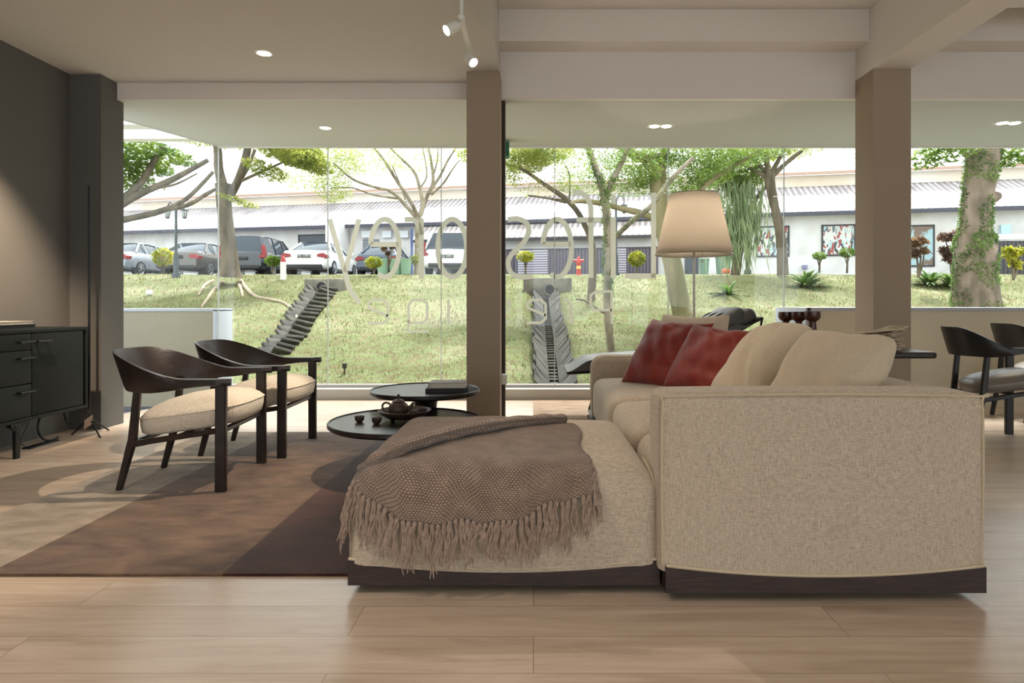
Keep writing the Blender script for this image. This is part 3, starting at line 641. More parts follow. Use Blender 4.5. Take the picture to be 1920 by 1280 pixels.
for y in (3.98,2.75):
    b = MB(); b.bar((fx-.035,y,0),(fx-.035,y,zb-.02),.036,.026,.040,.03); b.bar((fx-.035,y-.06,zb-.012),(fx-.035,y+.06,zb-.012),.024,.03, side=(0,0,1)); b.bar((fx-.035,y-.045,zb-.02),(fx-.035,y-.0,zb-.06),.02,.02, side=(1,0,0)); b.bar((fx-.035,y+.045,zb-.02),(fx-.035,y,zb-.06),.02,.02, side=(1,0,0)); cp(b, 'leg', M['black'])
    b = MB(); b.bar((bx+.06,y,0),(bx+.06,y,zb),.036,.026,.040,.03); cp(b, 'leg', M['black'])
for i, (y, z, lab) in enumerate(((4.02,.80,'black edged lower book at the far end of the sideboard pile'),)):
    book((-3.36,3.99,.80), .20, .42, .030, 0, M['bookd'], lab, 'books on the sideboard', M['bookd'])
book((-3.36,4.06,.830), .19, .26, .020, R(2), M['bookg'], 'pale book on top, nearer the far end of the sideboard', 'books on the sideboard')
book((-3.37,3.80,.830), .19, .22, .018, R(-2), M['paper'], 'pale book on top, nearer the left edge of the view', 'books on the sideboard')
# ================= slim reading lamp by the wall + cable =================
sl = empty('slim_floor_lamp', (-3.27,4.72,0)); tag(sl, 'thin black floor lamp standing upright on a tripod beside the sideboard', 'lamp')
b = MB(); b.tube([(-.005,-.0,.10),(-.005,0,1.83)], .0085, 8); b.build('pole', M['black'], sl)
b = MB()
for (x, y) in ((.17,-.14),(.06,.12),(-.10,-.05)): b.tube([(0,0,.12),(x,y,.007)], .0065, 6)
b.build('tripod', M['black'], sl)
b = MB(); b.box((-.004,-.035,-.05),(0,.035,.05), 0, Matrix.Translation((-3.24,4.66,.10))@Matrix.Rotation(R(28),4,'Y')@Matrix.Rotation(R(30),4,'X')); b.tube([(-3.25,4.67,.145),(-3.262,4.69,.19)], .001, 4); 
tag(b.build('price_tag', mat('pinkish card', srgb(150,128,112), .7)), 'small pinkish card tag hanging low on the slim floor lamp', 'tag')
pts = [Vector((-3.36+.0*k, 4.47+.13*math.cos(k*2*PI/28), .125+.115*math.sin(k*2*PI/28))) for k in range(24)]
b = MB(); b.tube(pts, .0075, 6); b.tube([pts[0],Vector((-3.36,4.47+.14,.10)),Vector((-3.345,4.64,.10))], .003, 5)
tag(b.build('cable_hoop', M['black']), 'loop of thick black cable under the far end of the sideboard', 'cable')
b = MB(); b.box((-3.39,4.24,0),(-3.33,4.50,.010), .003); tag(b.build('metal_plate', M['black']), 'flat black foot plate on the floor under the sideboard', 'plate')
b = MB(); b.tube(catmull([(-3.36,4.25,.006),(-3.40,4.24,.05),(-3.44,4.34,.12),(-3.45,4.40,.20)],6), .0025, 5); tag(b.build('power_cord', M['black']), 'thin black cord rising from the foot plate under the sideboard', 'cord')
# ================= floor lamp with shade =================
LX, LY = 1.263, 5.03
fl = empty('floor_lamp', (LX,LY,0)); tag(fl, 'floor lamp with large pale conical fabric shade standing behind the sofa', 'lamp')
b = MB(); b.lathe([(0,0),(.115,0),(.115,.012),(.02,.018),(0,.018)], seg=40); b.build('base', M['steel'], fl)
b = MB(); b.tube([(0,0,.015),(0,0,1.62)], .010, 12); b.build('pole', M['steel'], fl)
b = MB(); g = b.grid(lambda s,t: Vector(((.300-.110*t)*math.cos(s*2*PI),(.300-.110*t)*math.sin(s*2*PI),1.345+.475*t)), 64, 8, True)
so_ = b.build('lamp_shade', M['shade'], fl); mm = so_.modifiers.new('t','SOLIDIFY'); mm.thickness = .003
b = MB(); b.tube([(math.cos(k*PI/24)*.3005,math.sin(k*PI/24)*.3005,1.347) for k in range(49)], .003, 5); b.tube([(math.cos(k*PI/24)*.1905,math.sin(k*PI/24)*.1905,1.819) for k in range(49)], .003, 5)
for k in range(3): a = k*2*PI/3+.5; b.tube([(0,0,1.62),(.190*math.cos(a),.190*math.sin(a),1.81)], .002, 4)
b.build('wire_ring', M['steel'], so_)
b = MB(); b.tube([(.05,-.05,1.30),(.05,-.05,1.52)], .0015, 4); b.lathe([(0,0),(.006,.003),(.006,.02),(0,.024)], (.05,-.05,1.28), 8); b.build('pull_cord', M['steel'], fl)
b = MB(); b.lathe([(0,0),(.022,.012),(.032,.04),(.026,.07),(.012,.09),(.012,.11),(0,.11)], (0,0,1.60), 20); b.build('bulb', emit('warm bulb', (1,.82,.6,1), 6), fl)
lamp('POINT', 'floor_lamp_bulb_light', (LX,LY,1.60), 8, (1,.91,.80), parent=fl, shadow_soft_size=.04)
# ================= grey lounger =================
lg = empty('daybed', (1.0,5.45,0)); tag(lg, 'dark grey leather lounger with raised head roll between the sofa and the window', 'lounger')
def prof(xs):                                                        # centre line of the mattress
    return interp([.27,.6,1.0,1.3,1.55,1.78],[.44,.475,.50,.57,.70,.84],xs)
n=40; top=[]; bot=[]
for i in range(n+1):
    x = .28+1.48*i/n; e = smooth(min(1,i/5))*smooth(min(1,(n-i)/4)); z = prof(x)
    top.append((x, z-.03+(.075)*e)); bot.append((x, z-.035))
b = MB(); b.prism(top+bot[::-1], 'y', 5.18, 5.78); o = b.build('mattress', M['leather'], lg, loc=(-1.0,-5.45,0)); mb = o.modifiers.new('b','BEVEL'); mb.width=.02; mb.segments=3; mb.limit_method='ANGLE'
for (cx_, cz_, rx_, rz_) in ((1.60,.815,.155,.075),(1.71,.835,.12,.062)):
    b = MB(); b.soft((0,0,0), (rx_,.29,rz_), .055, 12, M=Matrix.Translation((cx_,5.48,cz_))@Matrix.Rotation(R(-28),4,'Y')); b.build('head_cushion', M['leather'], lg, loc=(-1.0,-5.45,0))
for y in (5.30,5.50,5.66): b = MB(); b.tube(catmull([(1.44,y,.73),(1.50,y,.845),(1.58,y,.885),(1.68,y,.87)],4), .006, 6); b.build('strap', M['black'], lg, loc=(-1.0,-5.45,0))
b = MB()
for y in (5.20,5.74):
    b.tube([(.28,y,.40),(1.0,y,.44),(1.3,y,.52),(1.80,y,.82),(1.86,y,.845)], .014, 8)
    b.tube([(.5,y,.01),(.62,y,.415)], .012, 8); b.tube([(1.45,y,.01),(1.25,y,.50)], .012, 8); b.tube([(.5,y,.012),(1.45,y,.012)], .010, 8); b.tube([(1.86,y,.845),(1.84,y,.74),(1.76,y,.74)], .009, 6)
for x, z in ((.28,.40),(.5,.012),(1.45,.012),(1.86,.845)): b.tube([(x,5.20,z),(x,5.74,z)], .011, 8)
b.build('frame', M['black'], lg, loc=(-1.0,-5.45,0))
# ================= console with candlesticks and papers =================
cs = empty('console_table', (2.1,4.3,0)); tag(cs, 'dark wooden table with rounded end standing behind the sofa in front of right column', 'table')
def half(pts, z0, z1, name, m):
    b = MB(); b.prism(pts, 'z', z0, z1); o = b.build(name, m, cs, loc=(-2.1,-4.3,0)); q = o.modifiers.new('b','BEVEL'); q.width=.014; q.segments=4; q.limit_method='ANGLE'; return o
half([(1.56,4.10),(2.58,4.10),(2.60,4.12),(2.60,4.50),(2.58,4.52),(1.56,4.52)], .610, .652, 'tabletop', M['wood2'])
for x, y in ((1.62,4.16),(1.62,4.46),(2.22,4.16),(2.22,4.46)):
    b = MB(); b.bar((x-.02,y,0),(x,y,.612),.04,.04,.055,.055); b.build('leg', M['wood2'], cs, loc=(-2.1,-4.3,0))
CP = [(0,0),(.052,0),(.052,.012),(.045,.02),(.040,.03),(.036,.08),(.028,.14),(.022,.185),(.024,.195),(.040,.205),(.050,.222),(.052,.240),(.050,.262),(.040,.262),(.036,.25),(0,.245)]
cn = None
for (x, y, s, lb) in ((1.748,4.43,.97,'turned reddish wood candlestick on the console, left of three'),(1.80,4.34,.98,'turned reddish wood candlestick on the console, middle of three'),(1.838,4.215,1.0,'turned reddish wood candlestick on the console, right and nearest of three')):
    if cn is None: b = MB(); b.lathe(CP, seg=28); cn = b.build('candlestick', M['walnut']); c = cn
    else: c = cn.copy(); COL.objects.link(c)
    c.location = (x,y,.652); c.scale = (s,s,s); tag(c, lb, 'candlestick', 'turned wooden candlesticks')
b = MB(); rnd = random.Random(9)
for k in range(19):
    z = .652+.004+k*.0068; w_, d_ = rnd.uniform(.11,.17), rnd.uniform(.09,.13)
    Mx = Matrix.Translation((2.27+rnd.uniform(-.03,.05),4.28,z))@Matrix.Rotation(rnd.uniform(-.4,.4),4,'Z')@Matrix.Rotation(rnd.uniform(-.03,.03) if k<12 else rnd.uniform(-.32,.1),4,'Y')
    b.box((-w_,-d_,-.003),(w_,d_,.003), 0, Mx)
for v in b.bm.verts: v.co += Vector((0,0,.006))*noise.noise(v.co*30); v.co.z = max(v.co.z, .6525)
tag(b.build('paper_stack', M['mulch']), 'ragged stack of handmade paper sheets on the console behind the corner cushion', 'papers')
# ================= ceiling lamps =================
def down(px, py, Z, label, tw=False, power=18, grp='recessed downlights'):
    Y = (Z-H)*F/(VY-py); x = (px-VX)*Y/F
    r = empty('downlight', (x,Y,Z)); tag(r, label, 'downlight', grp)
    xs = (-.055,.055) if tw else (0,)
    b = MB()
    if tw: b.box((-.12,-.06,-.004),(.12,.06,.001), .001)
    else: b.lathe([(.062,.001),(.062,-.005),(.048,-.006),(.046,.001)], seg=32)
    b.build('trim_ring', M['white'], r)
    for dx in xs:
        b = MB(); b.lathe([(0,-.0065),(.043,-.0065),(.043,-.002),(0,-.002)], (dx,0,0), 28); b.build('lens', M['emitw'], r)
    lamp('SPOT', 'downlight_light', (x,Y,Z-.03), power, (1,.84,.66), target=(x,Y,0), parent=r, spot_size=R(110), spot_blend=.7, shadow_soft_size=.05)
down(495,99,CE,'small round lit downlight in the left ceiling above the armchairs')
down(610,239,SO,'round lit downlight in the window soffit left of the centre column')
down(1238,236,SO,'twin downlight in the window soffit between the two columns', True)
down(1891,230,SO,'twin downlight in the window soffit at the right edge', True)
ts = empty('track_spotlight', (-.405,3.6,CE)); tag(ts, 'white ceiling rail fixture with two lit spotlights beside the centre column', 'spotlight')
b = MB(); b.tube([(0,0,0),(0,0,-.145)], .011, 12); b.lathe([(0,-.02),(.018,-.012),(.022,0),(.018,.012),(0,.02)], (0,0,-.15), 16); b.build('drop_rod', M['white'], ts)
b = MB(); b.box((-.014,-.02,-.165),(.014,.52,-.140), .003); b.build('rail', M['white'], ts)
def head(c, d, nm='spot_head'):
    q = Vector(d).to_track_quat('Z','Y').to_matrix().to_4x4(); Mx = Matrix.Translation(c)@q
    b = MB(); b.lathe([(0,-.09),(.022,-.088),(.030,-.07),(.032,-.005),(.030,0),(.027,-.003)], seg=24, M=Mx); h_ = b.build(nm, M['white'], ts)
    b = MB(); b.lathe([(0,-.004),(.0265,-.004),(.0265,-.010),(0,-.010)], seg=24, M=Mx); b.build('lens', M['emitw'], h_)
h1 = Vector((-.085,.0,-.222)); h2 = Vector((.03,.42,-.245))
head(h1, (-.75,-.45,-.6)); head(h2, (.55,-.5,-.7))
b = MB(); b.tube([(0,.02,-.16),(-.03,.02,-.20),(-.055,.02,-.19)], .006, 6); b.build('bracket', M['white'], ts)
b = MB(); b.tube([(0,.44,-.16),(.0,.44,-.20),(.02,.44,-.21)], .006, 6); b.build('bracket', M['white'], ts)
T0 = Vector((-.405,3.6,CE))
# ================= lamps: track spots, wall washer, added fill =================
def spot_at(loc, tgt, e, ang, blend=.5, size=.03, col=(1,.84,.66)):
    return lamp('SPOT', 'track_spot_light', loc, e, col, target=tgt, spot_size=R(ang), spot_blend=blend, shadow_soft_size=size)
spot_at(T0+h1+Vector((-.012,-.008,-.012)), (-2.15,3.25,0), 210, 56, .5, .02)
spot_at(T0+h2+Vector((.012,-.012,-.016)), (.9,2.6,.5), 60, 70, .6, .02)
# wall washer over the sideboard
ww = empty('wall_washer', (-2.8,3.35,CE)); tag(ww, 'small ceiling spotlight washing the charcoal wall above the sideboard', 'spotlight')
b = MB(); b.lathe([(0,0),(.03,0),(.03,-.05),(.026,-.05),(.02,-.045),(0,-.045)], seg=20); b.build('housing', M['white'], ww)
lamp('SPOT', 'wall_washer_light', (-2.8,3.35,CE-.07), 560, (1,.76,.54), target=(-3.56,4.12,1.15), parent=ww, spot_size=R(42), spot_blend=.9, shadow_soft_size=.03)
# recessed lamps out of view, added as warm fill for the foreground
for (x, y, z, e, wh_) in ((-2.6,.6,CE,62,'lower left ceiling, nearest the charcoal wall'),(-1.5,1.0,CE,62,'lower left ceiling above the bare floor before the rug'),(-2.0,-1.2,CE,50,'lower left ceiling, farthest from the window'),(.9,-.9,3.19,60,'raised ceiling straight behind the viewpoint'),(2.6,-.9,3.19,50,'raised ceiling behind the viewpoint to the right'),(4.6,2.2,3.19,40,'raised ceiling right of the sofa, nearer the dining chairs'),(5.0,0,3.19,40,'raised ceiling far right, behind the viewpoint')):
    r = empty('downlight', (x,y,z)); tag(r, 'unseen round downlight added for fill in the '+wh_, 'downlight', 'added fill downlights outside the view')
    b = MB(); b.lathe([(.062,.001),(.062,-.005),(.048,-.006),(.046,.001)], seg=24); b.build('trim_ring', M['white'], r)
    b = MB(); b.lathe([(0,-.0065),(.043,-.0065),(.043,-.002),(0,-.002)], seg=20); b.build('lens', M['emitw'], r)
    lamp('SPOT', 'downlight_light', (x,y,z-.03), e, (1,.87,.74), target=(x,y,0), parent=r, spot_size=R(120), spot_blend=.6, shadow_soft_size=.06)
# ================= lettering on the glass (seen from behind, so mirrored) =================
GY = WY-.004
def G(px, py): return ((px-VX)*GY/F, H-(py-VY)*GY/F)
def ribbon(b, pts, w, dy=0):
    GY = WY-.004-dy
    P = [Vector(G(*p)) for p in pts]; w = w*GY/F/2; n = len(P); L_=[]; R_=[]
    for i, p in enumerate(P):
        t0 = (P[i]-P[i-1]).normalized() if i else (P[1]-P[0]).normalized(); t1 = (P[i+1]-P[i]).normalized() if i < n-1 else t0
        nn = Vector((-(t0+t1).y,(t0+t1).x)).normalized(); k = w/max(.5, nn.dot(Vector((-t0.y,t0.x)))); L_.append(p+nn*k); R_.append(p-nn*k)
    rows = []
    for a, c in zip(L_, R_): rows.append(b.vs([(a.x,GY,a.y),(c.x,GY,c.y)]))
    for r1, r2 in zip(rows, rows[1:]):
        b.face([r1[0], r1[1], r2[1], r2[0]])
def arc(cx, cy, rx, ry, a0, a1, n=26): return [(cx+rx*math.cos(R(a0+(a1-a0)*k/n)), cy-ry*math.sin(R(a0+(a1-a0)*k/n))) for k in range(n+1)]
def lettering(name, label, letters, w):
    r = empty(name, (0,GY,1)); tag(r, label, 'lettering')
    for nm, strokes in letters:
        b = MB()
        for k_, st in enumerate(strokes): ribbon(b, st, w, k_*.0015)
        b.build('letter_'+nm, M['letter'], r, flat=True, loc=(0,-GY,-1))
def cm(pts, n=5): return [tuple(v)[:2] for v in catmull([(p[0],p[1],0) for p in pts], n)]
E = lambda cx, rx, cy=465, ry=54: [arc(cx,cy,rx,ry,172,-118), [(cx-rx,cy-7),(cx+rx-2,cy-7)]]
lettering('shop_name_lettering', 'large pale vinyl letters of the shop name on the glass, mirrored from inside', [
 ('l_capital', [[(1225.5,361),(1225.5,521)], [(1229,517),(1172,517)]]),
 ('i', [[(1150,407),(1150,521)], [(1150,366),(1150,382)]]),
 ('f', [cm([(1075,362),(1086,361),(1099,368),(1107,385),(1108,400)])+[(1108,521)], [(1081,412),(1127,412)]]),
 ('e', E(1044.5,27)),
 ('s', [cm([(952,412),(970,410),(987,418),(991,435),(981,455),(960,476),(953,492),(958,511),(975,519),(997,518)])]),
 ('t', [[(912,378),(912,505),(900,519),(892,519)], [(892,412),(932,412)]]),
 ('o', [arc(848,465,27,54,0,360,40)]),
 ('r', [[(790,410),(790,522)], cm([(790,440),(785,422),(775,412),(759,412)])]),
 ('e', E(721.5,27)),
 ('y', [cm([(618,411),(632,460),(647,510),(656,542),(675,568)],6), [(673,411),(647,510)]])], 9.5)
sq = lambda x0, x1, y0, y1, r=8: [(x0+r,y0),(x0,y0+r),(x0,y1-r),(x0+r,y1)]
lettering('sub_lettering', 'smaller thin vinyl letters below the shop name on the glass, mirrored', [
 ('p_capital', [[(1147,607),(1147,546),(1118,546),(1108,553),(1107,572),(1116,581),(1147,581)]]),
 ('r', [[(1071,607),(1071,572),(1066,563),(1056,563)]]),
 ('e', [[(988,605),(1014,605),(1023,597),(1023,570),(1015,562),(998,562),(989,569),(990,577),(1023,591)]]),
 ('s', [[(945,563),(955,566),(956,576),(946,586),(944,600),(956,605)]]),
 ('t', [[(912,552),(912,600),(904,605)], [(900,563),(922,563)]]),
 ('i', [[(841,562),(841,607)], [(841,551),(841,556)]]),
 ('g', [[(766,604),(766,572),(774,562),(793,562),(801,570),(801,597),(793,605),(766,605)], [(766,600),(766,621),(803,621)]]),
 ('e', [[(690,606),(718,606),(727,598),(727,570),(719,562),(699,562),(691,569),(692,577),(727,592)]])], 5)
# ================= ground outside =================
YS = [6.7,7.0,7.3,8.0,17,20,24,70]; ZS = [-.15,-.15,-.08,.05,1.72,1.88,2.05,2.05]
def gz(y): return interp(YS, ZS, y)
grass = None
def grass_mat():
    m, nt, N, L, p = newmat('patchy turf'); p.inputs['Roughness'].default_value = .95; p.inputs['Specular IOR Level'].default_value = .1
    tc = N.new('ShaderNodeTexCoord'); outs = []
    for s, d, dist in ((.55,6,.4),(7,6,0),(38,3,0)):
        n = N.new('ShaderNodeTexNoise'); n.inputs['Scale'].default_value = s; n.inputs['Detail'].default_value = d; n.inputs['Distortion'].default_value = dist; n.inputs['Roughness'].default_value = .65; L.new(tc.outputs['Object'], n.inputs[0]); outs.append(n)
    r1 = N.new('ShaderNodeValToRGB'); e = r1.color_ramp.elements; e[0].position = .36; e[0].color = srgb(100,104,70); e[1].position = .62; e[1].color = srgb(166,162,130); k = e.new(.5); k.color = srgb(124,130,92); L.new(outs[0].outputs[0], r1.inputs[0])
    r2 = N.new('ShaderNodeValToRGB'); e = r2.color_ramp.elements; e[0].position = .42; e[0].color = srgb(128,106,84); e[1].position = .54; e[1].color = srgb(130,140,92); L.new(outs[1].outputs[0], r2.inputs[0])
    mx = N.new('ShaderNodeMix'); mx.data_type = 'RGBA'; mx.inputs[0].default_value = .5; L.new(r1.outputs[0], mx.inputs[6]); L.new(r2.outputs[0], mx.inputs[7])
    r3 = N.new('ShaderNodeValToRGB'); r3.color_ramp.elements[0].position = .35; r3.color_ramp.elements[1].position = .65; r3.color_ramp.elements[0].color = (.32,.32,.32,1); r3.color_ramp.elements[1].color = (.72,.72,.72,1); L.new(outs[2].outputs[0], r3.inputs[0])
    m2 = N.new('ShaderNodeMix'); m2.data_type = 'RGBA'; m2.blend_type = 'OVERLAY'; m2.inputs[0].default_value = .8; L.new(mx.outputs[2], m2.inputs[6]); L.new(r3.outputs[0], m2.inputs[7]); L.new(m2.outputs[2], p.inputs['Base Color'])
    bb = N.new('ShaderNodeBump'); bb.inputs['Strength'].default_value = .9; bb.inputs['Distance'].default_value = .05; L.new(outs[2].outputs[0], bb.inputs['Height']); L.new(bb.outputs[0], p.inputs['Normal']); return m
def slope(x, y):
    z = gz(y)+.10*noise.noise(Vector((x*.35,y*.4,0)))*smooth((y-7.5)/2)*(1-smooth((y-15)/2)*.55)+.05*noise.noise(Vector((x*1.1,y*1.1,3)))*smooth((y-7.5)/2)*(1-.75*smooth((y-15)/2))
    # the straight drain channel
    z -= .16*max(0,1-(abs(x-.26)/.34)**4)*smooth((y-7.2)/.5)*(1-smooth((y-14.2)/.3)) if abs(x-.26) < .34 else 0
    return z
b = MB(); b.grid(lambda s,t: (lambda x,y: Vector((x,y,slope(x,y))))(-26+50*s, 6.9+17.1*t), 330, 110)
struct(b, 'grass_bank', grass_mat(), angle=180)
b = MB(); b.poly([(-60,23.9,2.04),(60,23.9,2.04),(60,70,2.04),(-60,70,2.04)]); struct(b, 'car_park', mat('asphalt', srgb(84,84,84), .9))
# grass blades
b = MB(); rnd = random.Random(3)
for k in range(26000):
    y = 7.3+9.7*(rnd.random()**1.25); x = rnd.uniform(-.85*y, .80*y)
    if abs(x-.26) < .36 and y < 14.3: continue
    z = slope(x,y); hh = rnd.uniform(.015,.05)*(1+(y-7)/14); ww_ = .006*(1+(y-7)/8); a = rnd.uniform(0,PI)
    dx, dy = math.cos(a)*ww_, math.sin(a)*ww_; lx, ly = rnd.uniform(-.02,.02), rnd.uniform(-.02,.02)
    b.poly([(x-dx,y-dy,z-.004),(x+dx,y+dy,z-.004),(x+lx,y+ly,z+hh)])
tag(b.build('grass_blades', leafmat('grass blade', srgb(104,108,62), srgb(158,154,104), .4), flat=True), 'short grass blades covering the bank outside', 'grass', kind='stuff')
def onG(px, py):                                                     # where the ray through that pixel meets the bank
    for i in range(2400):
        y = 7+i*.01; x = (px-VX)*y/F
        if H-(py-VY)*y/F <= gz(y): return Vector((x,y,slope(x,y)))
    y = 17; return Vector(((px-VX)*y/F,y,gz(y)))
# ---- drains ----
conc = mat('weathered concrete', srgb(82,78,68), .9, srgb(50,49,43), 3, bump=.5, bs=14)
hwc = mat('headwall concrete', srgb(140,134,120), .9, srgb(104,98,86), 3)
conc2 = mat('pale worn concrete', srgb(84,77,67), .85, srgb(46,43,37), 4, bump=.4, bs=14)
dr = empty('stepped_drain', (.26,10,0)); tag(dr, 'straight concrete drain of overlapping chevron blocks running up the bank', 'drain')
rnd = random.Random(11); k = 0; y = 7.35
while y < 14.0 and k < 46:
    b = MB(); z = gz(y)-.10; st = .150
    for sg in (-1,1):
        w0, w1 = .06, .25+rnd.uniform(-.03,.03)
        b.prism([(0,0),(st*1.5,0),(st*1.5,.05),(0,.05)], 'x', 0, .001) if False else None
        P = [Vector((.26+sg*w0,y,z)),Vector((.26+sg*w1,y+.10,z+.20)),Vector((.26+sg*w1,y+st*1.7+.10,z+.20+.05)),Vector((.26+sg*w0,y+st*1.7,z+.05))]
        top = b.vs([p+Vector((0,0,.055)) for p in P]); bt = b.vs([p-Vector((0,0,.02)) for p in P]); b.face(top); b.face(bt[::-1])
        for q in range(4): b.face([top[q],bt[q],bt[(q+1)%4],top[(q+1)%4]])
    b.box((.26-.09,y+.02,z-.02),(.26+.09,y+st*1.6,z+.025+rnd.uniform(0,.01)))
    o = b.build('chevron_block', conc2 if k%3 else conc, dr, loc=(-.26,-10,0)); y += st; k += 1
b = MB(); b.box((-.22,14.1,gz(14.1)-.3),(.85,14.5,gz(14.4)+.30), .02); b.lathe([(.14,0),(.14,.12),(.10,.12),(.10,-.3),(0,-.3)], seg=20, M=Matrix.Translation((.36,14.1,gz(14.1)+.10))@Matrix.Rotation(PI/2,4,'X')); b.build('headwall', hwc, dr, loc=(-.26,-10,0))
b = MB(); b.lathe([(0,.05),(.105,.05),(.105,.052),(0,.052)], seg=20, M=Matrix.Translation((.36,14.05,gz(14.1)+.10))@Matrix.Rotation(PI/2,4,'X')); b.build('pipe_mouth_shade', M['cabin'], dr, loc=(-.26,-10,0))  # near-black disc paints the shade inside the pipe
d2 = empty('slanting_drain', onG(555,600)); tag(d2, 'crooked drain of tilted concrete blocks slanting up the bank behind the armchairs', 'drain')
pth = [onG(*p) for p in ((515,668),(530,648),(545,632),(555,615),(566,600),(576,585),(588,570),(598,556),(604,545))]
pth = catmull(pth, 2)
for k, p in enumerate(pth):
    b = MB(); s_ = .125*p.y/9
    for sg in (-1,1):
        Mx = Matrix.Translation(p+Vector((sg*s_*.75,0,.03)))@Matrix.Rotation(R(-42+rnd.uniform(-8,8)),4,'Z')@Matrix.Rotation(R(sg*-38),4,'Y')@Matrix.Rotation(R(-14+rnd.uniform(-10,10)),4,'X')
        b.box((-s_*.62,-s_*1.0,-.02),(s_*.62,s_*1.0,.03), .004, Mx)
    b.build('drain_block', conc if k%2 else conc2, d2, loc=-Vector(d2.location))
hp = onG(602,549); 
b = MB(); b.box((-.42,0,-.45),(.5,.35,.30), .03, Matrix.Translation(hp+Vector((0,.1,0)))); b.lathe([(.13,0),(.13,.10),(.09,.10),(.09,-.2),(0,-.2)], seg=20, M=Matrix.Translation(hp+Vector((0,.1,.12)))@Matrix.Rotation(PI/2,4,'X')); b.build('headwall', hwc, d2, loc=-Vector(d2.location))
b = MB(); b.lathe([(0,.0),(.1,.0),(.1,.003),(0,.003)], seg=20, M=Matrix.Translation(hp+Vector((0,.0,.12)))@Matrix.Rotation(PI/2,4,'X')); b.build('pipe_mouth_shade', M['cabin'], d2, loc=-Vector(d2.location))  # black disc in place of the dark pipe bore, shade as colour
# ---- exposed roots of the left tree ----
rootm = mat('pale root bark', srgb(188,170,146), .85, srgb(150,132,110), 12, bump=.3)
for i, ps in enumerate((((452,527),(462,540),(480,552),(505,563),(530,574),(545,583)),((418,530),(402,540),(390,552),(378,574)),((400,528),(385,534),(372,548)),((446,530),(451,538),(455,550)),((545,583),(555,600),(567,612)))):
    q = catmull([onG(*p)+Vector((0,0,.02)) for p in ps], 4); b = MB(); b.tube(q, [.05*(1-.6*j/len(q)) for j in range(len(q))], 7)
    tag(b.build('tree_root', rootm), ['long pale root crawling right down the bank towards the slanting drain','pale root running down left to the low wall','short pale root at the far left of the tree foot','short thin root straight below the tree','root end hanging over the drain edge'][i], 'root', 'exposed roots below the left tree')
b = MB(); p = onG(280,551); b.soft(p+Vector((0,0,.07)), (.07,.05,.06), .04, 6); tag(b.build('garden_light', M['white']), 'small white round garden light in the grass at the left', 'garden light')
b = MB(); p = onG(646,703); b.tube([p, p+Vector((0,0,.09))], .012, 6); b.lathe([(0,0),(.03,0),(.03,.06),(0,.06)], p+Vector((0,0,.08)), 10); tag(b.build('garden_spike_light', conc), 'little spike light in the grass near the window base', 'garden light')
# ---- leaves ----
def leaves(b, c, r, n, size, rnd, flat=.5, drop=0):
    for _ in range(n):
        while True:
            v = Vector((rnd.uniform(-1,1),rnd.uniform(-1,1),rnd.uniform(-1,1)))
            if v.length < 1: break
        p = Vector(c)+Vector((v.x*r[0],v.y*r[1],v.z*r[2]))
        s = size*rnd.uniform(.6,1.3); a = rnd.uniform(0,2*PI); t = rnd.uniform(-.9,.9)*flat*2
        d = Vector((math.cos(a),math.sin(a),t-drop)).normalized()*s; e = d.cross(Vector((rnd.uniform(-.5,.5),rnd.uniform(-.5,.5),1))).normalized()*s*.42
        b.poly([p-d, p+e, p+d, p-e])
def cluster(b, px, py, Y, rpx, rpy, n, size, rnd, flat=.5, dep=1.0):
    c = W(px,py,Y); leaves(b, c, (rpx*Y/F, dep, rpy*Y/F), n, size, rnd, flat)
bark = mat('grey brown bark', srgb(114,101,84), .9, srgb(76,67,54), 5, (1,1,.35), .9, 9)
barkp = mat('pale lichen bark', srgb(160,148,128), .9, srgb(98,88,70), 5, (1,1,.5), .7, 10)
barkg = mat('mossy green bark', srgb(104,98,60), .9, srgb(146,134,100), 3.5, (1,1,.3), .7, 10)
leafY = leafmat('yellow green leaf', srgb(120,138,52), srgb(184,186,96)); leafG = leafmat('green leaf', srgb(84,116,44), srgb(142,164,72)); leafD = leafmat('dark green leaf', srgb(56,84,36), srgb(104,134,60))
leafP = leafmat('pale lime leaf', srgb(150,166,84), srgb(196,202,128)); leafS = leafmat('saturated yellow leaf', srgb(140,148,40), srgb(196,190,70)); leafR = leafmat('purple bronze leaf', srgb(96,72,62), srgb(150,120,90)); leafI = leafmat('ivy leaf', srgb(74,110,48), srgb(140,164,92))
